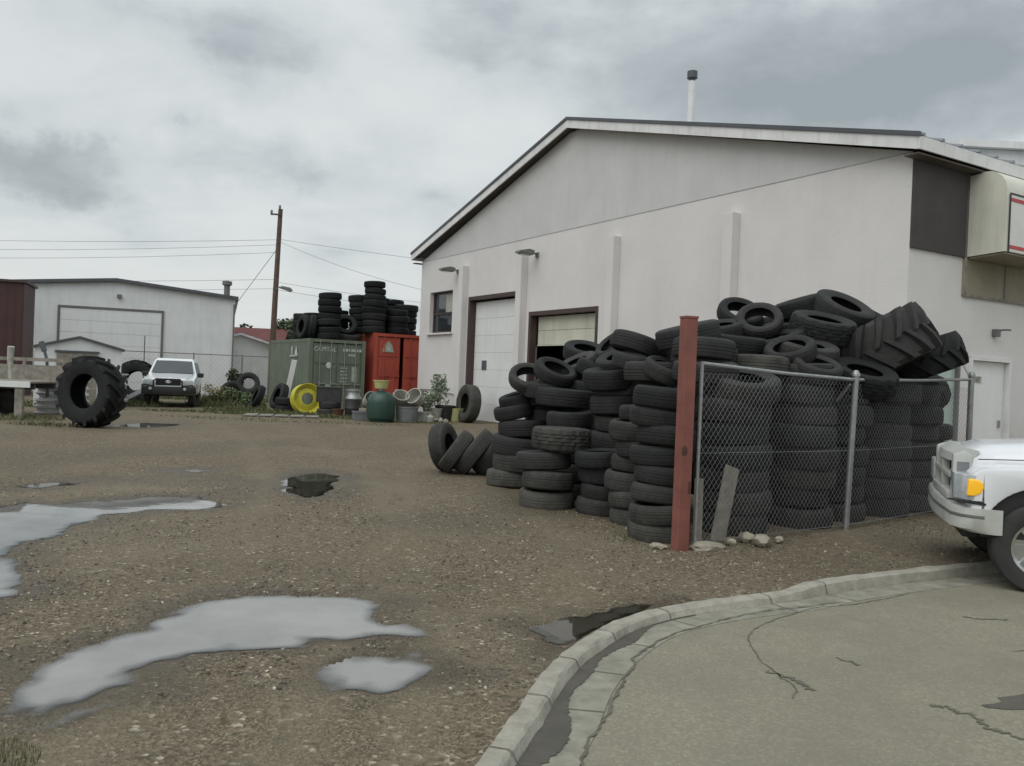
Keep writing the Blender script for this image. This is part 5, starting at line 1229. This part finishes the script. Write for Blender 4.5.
tyre('lt', (-6.55, 30.1, .13), (0, 0, 1), 'lower of two tyres lying flat under the black crate', 'tyres under the black crate', .4)
tyre('lt', (-6.5, 30.15, .38), (.0, .03, 1), 'upper of two tyres lying flat under the black crate', 'tyres under the black crate', .3)
drum('milk_can', 'silver topped dark barrel left of the green tank', 'barrel', (-5.62, 29.9, 0), [(0, 0), (.27, 0), (.29, .05), (.29, .3), (.3, .32), (.29, .34), (.29, .62), (0, .64)], 'plastic_black', lids=[('lid', [(.0, .62), (.27, .62), (.29, .66), (.26, .74), (.22, .8), (.22, .9), (.25, .92), (.25, .98), (0, 1.0)], 'galv')])
drum('green_tank', 'dark green cylindrical tank with shoulder and pale yellow bucket on it', 'tank', (-4.3, 27.8, 0), [(0, .04), (.36, .04), (.44, .1), (.46, .16), (.46, .62), (.45, .72), (.38, .88), (.26, .98), (.12, 1.02), (0, 1.03)], 'teal', 32, lids=[('foot_ring', [(.3, 0), (.36, 0), (.37, .12), (.31, .12), (.3, 0)], 'teal'), ('neck', [(0, 1.0), (.08, 1.0), (.08, 1.1), (0, 1.1)], 'galv')])
drum('yellow_tub', 'pale yellow tub sitting on top of the dark green tank', 'tub', (-4.32, 27.8, 1.03), [(0, .07), (.2, .07), (.25, .3), (.27, .31), (.27, .34), (.23, .34), (.19, .12), (0, .12)], 'yellow_bucket')
bucket_p = lambda r1, r2, h: [(0, 0), (r1, 0), (r2, h - .04), (r2 + .015, h - .04), (r2 + .015, h), (r2 - .012, h), (r1 - .01, .02), (0, .02)]
BG = 'buckets and pails in front of the red container'
drum('bucket', 'white bucket tipped on its side left of the green tank', 'bucket', (-4.98, 29.2, .58), bucket_p(.2, .25, .42), 'plastic_white', tilt=(R(70), 0, R(30)), group=BG)
drum('carton', 'brown crate lying under the tipped white bucket', 'crate', (-5.0, 29.3, 0), [(0, 0), (.3, 0), (.3, .36), (0, .38)], 'tan_panel', 4, group=None)
drum('bucket', 'white round pail lying open on the grey tub right of the green tank', 'bucket', (-3.15, 28.5, .72), bucket_p(.22, .28, .36), 'plastic_white', tilt=(R(60), R(10), R(-35)), group=BG)
drum('bucket', 'smaller white pail leaning against the right side of the green tank', 'bucket', (-3.78, 28.5, .6), bucket_p(.2, .26, .4), 'plastic_white', tilt=(R(40), 0, R(20)), group=BG)
drum('tub', 'big grey tub right of the green tank', 'tub', (-3.5, 28.3, 0), bucket_p(.34, .38, .52), 'plastic_grey', group=BG)
drum('bucket', 'pale bucket half hidden behind the plants', 'bucket', (-2.7, 29.6, 0), bucket_p(.22, .28, .45), 'plastic_white', group=BG)
drum('plant_pot', 'black pot right of the pale plants', 'pot', (-2.35, 29.9, 0), bucket_p(.26, .36, .55), 'plastic_black', group=None)
drum('yellow_bucket', 'bright yellow bucket on the ground left of the lone upright truck tyre', 'bucket', (-1.98, 30.0, 0), bucket_p(.24, .29, .46), 'yellow_bucket')
hs = MB(); hs.lathe([(.0, 0), (.05, 0), (.06, .4), (.1, .75), (.06, .95), (0, .97)], 10); tag(hs.build('spade', 'dark_trim', None, (-1.95, 30.25, .02), (R(-8), R(5), 0), smooth=40), 'dark spade shape propped behind the yellow bucket', 'spade')
JG = 'small junk strewn in front of the red container'
def crate(label, p, d_, mat, rz, name='crate', cat='crate'):
    T = thing(name, label, cat, p, rz); x, y, z = d_
    mb = MB()
    for q in (-1, 1): mb.box((q * (x / 2 - .012), 0, z / 2), (.024, y, z)); mb.box((0, q * (y / 2 - .012), z / 2), (x - .05, .024, z))
    mb.box((0, 0, .015), (x - .05, y - .05, .03)); mb.build('crate_body', mat, T)
    mb = MB()
    for q in (-1, 1): mb.box((q * (x / 2 + .004), 0, z - .03), (.03, y + .03, .05)); mb.box((0, q * (y / 2 + .004), z - .03), (x - .03, .03, .05))
    mb.build('rim_band', mat, T); return T
crate('low grey crate on the ground just left of the green tank', (-5.05, 28.3, 0), (.5, .4, .3), 'plastic_grey', R(20))
crate('pale crate between the grey tub and the stones', (-3.0, 28.9, 0), (.42, .4, .34), 'plastic_white', R(-15))
crate('brown wooden box behind the green tank', (-4.1, 29.2, 0), (.6, .5, .7), 'wood_grey', R(5))
crate('dark box right of the black pot', (-2.1, 30.6, 0), (.4, .4, .5), 'plastic_black', R(30))
drum('jug', 'small white jug on the brown wooden box', 'jug', (-4.0, 29.2, .7), [(0, 0), (.12, 0), (.13, .05), (.13, .22), (.05, .3), (.05, .36), (0, .36)], 'plastic_white')
drum('jug', 'squat pale jug in front of the stones', 'jug', (-2.75, 28.7, 0), [(0, 0), (.13, 0), (.14, .05), (.14, .18), (.05, .26), (.05, .3), (0, .3)], 'plastic_white')
drum('pail', 'low rusty pail left of the silver topped barrel', 'pail', (-6.02, 29.3, 0), bucket_p(.16, .2, .3), 'rust')
rk = random.Random(9)
for i in range(9):
    x, y = -3.1 + rk.uniform(-.1, 1.0), 29.2 + rk.uniform(-.5, .5)
    lbl = ['palest', 'largest', 'smallest', 'leftmost', 'rightmost', 'darkest', 'flattest', 'tallest', 'roundest'][i]
    o = rock(f'{lbl} of the stones piled under the pale plants', (x, y, .05), (.10 + .05 * (i == 1), .1, .08 + .03 * (i == 7)), 40 + i, 'concrete' if i != 0 else 'plastic_white', 'stone'); o['group'] = 'stones under the pale plants'; o['category'] = 'stone'
bd = MB(); bd.box((0, 0, 1.0), (.2, .05, 2.05), bev=.006); tag(bd.build('white_board', 'door_white', None, (-8.95, 33.1, 0), (R(8), R(9), R(20))), 'tall white board leaning against the side of the green container', 'board')
pl_ = MB()
for k in range(5): pl_.box((-1.0 + k * .5, 0, .05), (.42, 1.0, .03))
for k in range(3): pl_.box((0, -.42 + k * .42, .02), (2.5, .09, .05))
tag(pl_.build('ground_pallet', 'wood_grey', None, (-7.7, 28.3, 0), (0, 0, R(10))), 'old flat wooden pallet on the grass in front of the yellow rim', 'pallet')

# ------------------------------------------------------------------ left side: trailer, pallets, tools
TL = thing('utility_trailer', 'grey wooden flatbed trailer with pale edge board at the yard edge', 'trailer', (-14.75, 23.4, 0), R(4))
mb = MB()
for k in range(8): mb.box((0, -.9 + k * .26, .98), (3.6, .245, .05))
mb.build('deck', 'wood_grey', TL)
mb = MB(); mb.box((0, -1.06, .92), (3.6, .05, .16), bev=.006); mb.build('edge_board', 'door_light', TL)
mb = MB()
for x in (-1.75, -.6, .6, 1.72): mb.box((x, 1.06, 1.3), (.08, .06, .7))
mb.box((0, 1.0, 1.22), (3.6, .04, .44)); mb.box((0, 1.06, 1.6), (3.62, .05, .1)); mb.build('side_rail', 'wood_grey', TL)
mb = MB(); mb.box((1.5, -.98, .46), (.2, .12, .9)); mb.build('prop_leg', 'wood_grey', TL)
mb = MB(); mb.box((0, -.6, .86), (3.4, .1, .16)); mb.box((0, .6, .86), (3.4, .1, .16)); mb.box((-.2, 0, .45), (.1, 1.7, .1)); mb.build('chassis', 'dark_trim', TL)
for s in (-1, 1):
    wheel(TL, .2, s * .95, .43, .24, s, 'lamp_grey', 5)
    wheel(TL, -.75, s * .95, .43, .24, s, 'lamp_grey', 5)
mb = MB(); mb.tube([(.5, .8, .95), (.42, .85, 1.6), (.46, .8, 1.95)], .07, 8, .1); tag(mb.build('sack', 'plastic_white', None, (-15.0, 23.6, .0), (0, 0, R(4)), smooth=50), 'pale upright roll of sheeting standing at the rear of the trailer', 'roll')
M['rim_steel'] = pm('pale_rim_steel', (.72, .73, .73), (.5, .5, .49), 7, .5, 0, streak=.25)
mb = MB(); mb.lathe([(.29, 0), (.31, .01), (.31, .03), (.27, .045), (.25, .08), (.25, .12), (.27, .155), (.31, .17), (.31, .19), (.29, .2), (.26, .17), (.23, .11), (.23, .08), (.10, .06), (.10, .04), (.23, .05), (.26, .03)], 36, closed=True)
RMsh = mb.mesh('wheel_rim', M['rim_steel'], 35); pr_ = random.Random(4)
def rims(x, y, n, where, grp):
    for k in range(n):
        o = link('steel_rim', RMsh, None, (x + pr_.uniform(-.03, .03), y + pr_.uniform(-.03, .03), .198 * k), (0, 0, pr_.uniform(0, 6)))
        o.scale = (1.25, 1.25, 1); tag(o, f'{"bottom" if k == 0 else "top" if k == n - 1 else ORD[k] + " lowest"} pale steel rim {where}', 'wheel rim', grp)
rims(-13.95, 25.4, 6, 'in the stack nearest the trailer', 'pale steel rims beside the trailer')
rims(-13.1, 25.2, 6, 'in the stack nearest the huge tyre', 'pale steel rims beside the trailer')
rims(-14.7, 31.3, 6, 'in the stack between the garden shed and the white car', 'pale steel rims by the shed')
mb = MB(); mb.box((0, 0, 0), (2.2, .06, .16), bev=.008); tag(mb.build('loading_ramp', 'door_light', None, (-14.35, 32.6, .55), (0, R(-30), R(6))), 'pale plank slanting up beside the white off-road car', 'plank')
mb = MB(); mb.tube([(0, 0, .2), (-.05, 0, 1.3), (-.16, .02, 1.62)], .045, 6); mb.box((-.2, .02, 1.7), (.12, .1, .3), (0, R(-20), 0)); tag(mb.build('hand_tool', 'dark_trim', None, (-13.75, 24.9, .3)), 'dark slanting handle standing up in front of the garden shed', 'tool')
# chain link fence before the white hall
YF = thing('yard_fence', 'thin chain link fence with posts in front of the white hall', 'fence', (-16.6, 42.6, 0), R(13))
mb = MB()
for k in range(9): mb.tube([(-9 + k * 2.35, 0, -.1), (-9 + k * 2.35, 0, 2.25 if k not in (3,) else 3.0)], .03, 6)
mb.build('post', 'lamp_grey', YF)
mb = MB(); mb.tube([(-9, 0, 2.2), (9.8, 0, 2.2)], .022, 6); mb.build('top_rail', 'lamp_grey', YF)
A_, B_ = Vector((-26, 42.02)), Vector((-7.2, 42.02))
mb = MB()
for k in range(-9, 86):
    for s in (1, -1):
        x0 = -9 + k * .22; xa, xb = x0, x0 + s * 2.1 * .9
        if min(xa, xb) < -9 or max(xa, xb) > 9.8: continue
        mb.tube([(xa, .03 + .004 * s, .1), (xb, .03 + .004 * s, 2.2)], .003, 3)
mb.build('chain_mesh', 'wire', YF)

# ------------------------------------------------------------------ plants
def leaf_cloud(mb, c, rad, n, size, rnd, flat=.6):
    for _ in range(n):
        while True:
            p = Vector((rnd.uniform(-1, 1), rnd.uniform(-1, 1), rnd.uniform(-1, 1)))
            if p.length < 1: break
        p = Vector((p.x * rad[0], p.y * rad[1], p.z * rad[2])) + Vector(c)
        u = Vector((rnd.gauss(0, 1), rnd.gauss(0, 1), rnd.gauss(0, flat))).normalized(); v_ = u.orthogonal().normalized(); v_.rotate(Quaternion(u, rnd.uniform(0, 6.28)))
        s = size * rnd.uniform(.6, 1.3)
        mb.face([p - u * s, p + v_ * s * .45, p + u * s, p - v_ * s * .45])
def tree(p, hgt, rad, label, seed, mat='leaf_dark'):
    rnd = random.Random(seed); T = thing('tree', label, 'tree', p, 0, 'distant trees beyond the yard')
    mb = MB(); mb.tube([(0, 0, -.2), (.1, 0, hgt * .4), (0, .1, hgt * .75)], .22, 7, .07)
    for k in range(5):
        a = rnd.uniform(0, 6.28); mb.tube([(0, 0, hgt * (.3 + .08 * k)), (math.cos(a) * rad * .6, math.sin(a) * rad * .6, hgt * (.5 + .08 * k))], .07, 5, .02)
    mb.build('trunk', 'bark', T)
    mb = MB()
    for k in range(13):
        a = rnd.uniform(0, 6.28); q = rnd.uniform(.1, .8) * rad; z = hgt * rnd.uniform(.4, .92)
        leaf_cloud(mb, (math.cos(a) * q, math.sin(a) * q, z), (rad * .42, rad * .42, hgt * .11), 110, .24, rnd)
    mb.build('crown', mat, T)
tr_l = ['leftmost of the far trees, over the red roof', 'tree above the middle of the red roof', 'tree over the ridge of the white shed', 'low tree left of the utility pole', 'tree directly behind the utility pole', 'tree right of the pole above the green container', 'rightmost far tree behind the container tyres']
for i, (x, hh_) in enumerate([(-28.5, 5.6), (-25.8, 5.2), (-23.0, 5.9), (-20.6, 5.3), (-18.6, 5.6), (-16.0, 5.3), (-13.2, 5.8)]):
    tree((x, 80 + (i % 3) * 2, 0), hh_ + .6, 2.1, tr_l[i], 60 + i, 'leaf_dark' if i % 2 else 'leaf')
def shrub(p, label, seed, hgt=1.2, rad=.5, mat='leaf', n=420, size=.07, name='weed_clump'):
    rnd = random.Random(seed); T = thing(name, label, 'plant', p, 0)
    mb = MB(); tips = []
    for k in range(9):
        a = rnd.uniform(0, 6.28); t_ = (math.cos(a) * rad * rnd.uniform(.2, .9), math.sin(a) * rad * rnd.uniform(.2, .9), hgt * rnd.uniform(.55, 1)); tips.append(t_)
        mb.tube([(0, 0, 0), (t_[0] * .4, t_[1] * .4, t_[2] * .55), t_], .012, 4, .005)
    mb.build('stem', 'bark', T); mb = MB()
    for t_ in tips:
        leaf_cloud(mb, (t_[0] * .85, t_[1] * .85, t_[2] * .85), (rad * .35, rad * .35, hgt * .24), n // 9, size, rnd)
    mb.build('foliage', mat, T)
shrub((-11.9, 33.6, 0), 'tall dry straw coloured weeds right of the white off-road car', 1, .95, .6, 'straw', 420, .06)
shrub((-11.1, 33.9, 0), 'lower weed bush in front of the dumped tyres', 2, .8, .8, 'leaf', 600, .08)
shrub((-12.9, 39.5, 0), 'dark bush against the fence right of the white hall', 3, 1.5, .6, 'leaf_dark', 500, .1)
shrub((-10.3, 32.6, 0), 'weed clump left of the leaning tyres', 4, .6, .5, 'leaf', 300, .07)
shrub((-2.55, 29.9, .1), 'tall pale leaved plant against the workshop wall', 5, 1.5, .42, 'leaf_pale', 380, .075, 'potted_plant')
shrub((-2.95, 29.3, .1), 'pale flowering plant among the stones', 6, 1.0, .4, 'leaf_pale', 300, .07, 'potted_plant')
shrub((-3.05, 29.9, .1), 'dry straw coloured plant behind the grey tub', 7, .95, .35, 'straw', 200, .06, 'potted_plant')
# grass strips
def grass(spots, seed, label):
    rnd = random.Random(seed); mb = MB()
    for cx, cy, rx, ry, n, hh_ in spots:
        for _ in range(n):
            a = rnd.uniform(0, 6.28); q = math.sqrt(rnd.random()); x, y = cx + math.cos(a) * q * rx, cy + math.sin(a) * q * ry
            hh2 = hh_ * rnd.uniform(.4, 1.2) * (1.1 - q * .6); b_ = rnd.uniform(0, 6.28); dx_, dy_ = math.cos(b_), math.sin(b_); wd = .002 + .012 * hh2 + .0009 * max(0, y - 6)
            lx, ly = rnd.gauss(0, .3) * hh2, rnd.gauss(0, .3) * hh2
            mb.face([(x - dx_ * wd, y - dy_ * wd, -.02), (x + dx_ * wd, y + dy_ * wd, -.02), (x + lx * .4 + dx_ * wd * .6, y + ly * .4 + dy_ * wd * .6, hh2 * .6), (x + lx, y + ly, hh2)])
    return stuff(mb.build('grass', 'grass'), label, 'grass')
grass([(-11.5, 34.0, 1.6, 1.2, 1500, .45), (-9.6, 30.6, 1.6, .7, 900, .25), (-7.6, 29.2, 2.2, .8, 1100, .2), (-5.5, 28.8, 1.5, .6, 500, .15), (-14.2, 32.0, 1.0, 1.2, 600, .3), (-3.4, 28.0, 1.6, .3, 260, .1),
       (-13.4, 22.2, 1.6, .9, 800, .16), (-11.4, 20.6, .9, .5, 300, .12), (-15.5, 29.0, 2.2, .8, 600, .3), (-16, 40, 6, 1.5, 1200, .4), (-10.5, 29.2, 2.5, .6, 600, .12), (-7, 26.2, 4, .8, 500, .06)], 3, 'green weeds and grass growing along the containers and sheds')
grass([(-1.9, 3.1, .3, .22, 1500, .022), (-2.15, 3.35, .3, .25, 900, .018)], 5, 'short moss and grass at the edge of the gravel')
grass([(1.25, 8.7, .12, .5, 110, .05), (2.2, 8.5, .5, .2, 60, .04), (4.6, 9.9, 1.3, .3, 60, .05)], 6, 'sparse weeds along the foot of the tyres and fence')
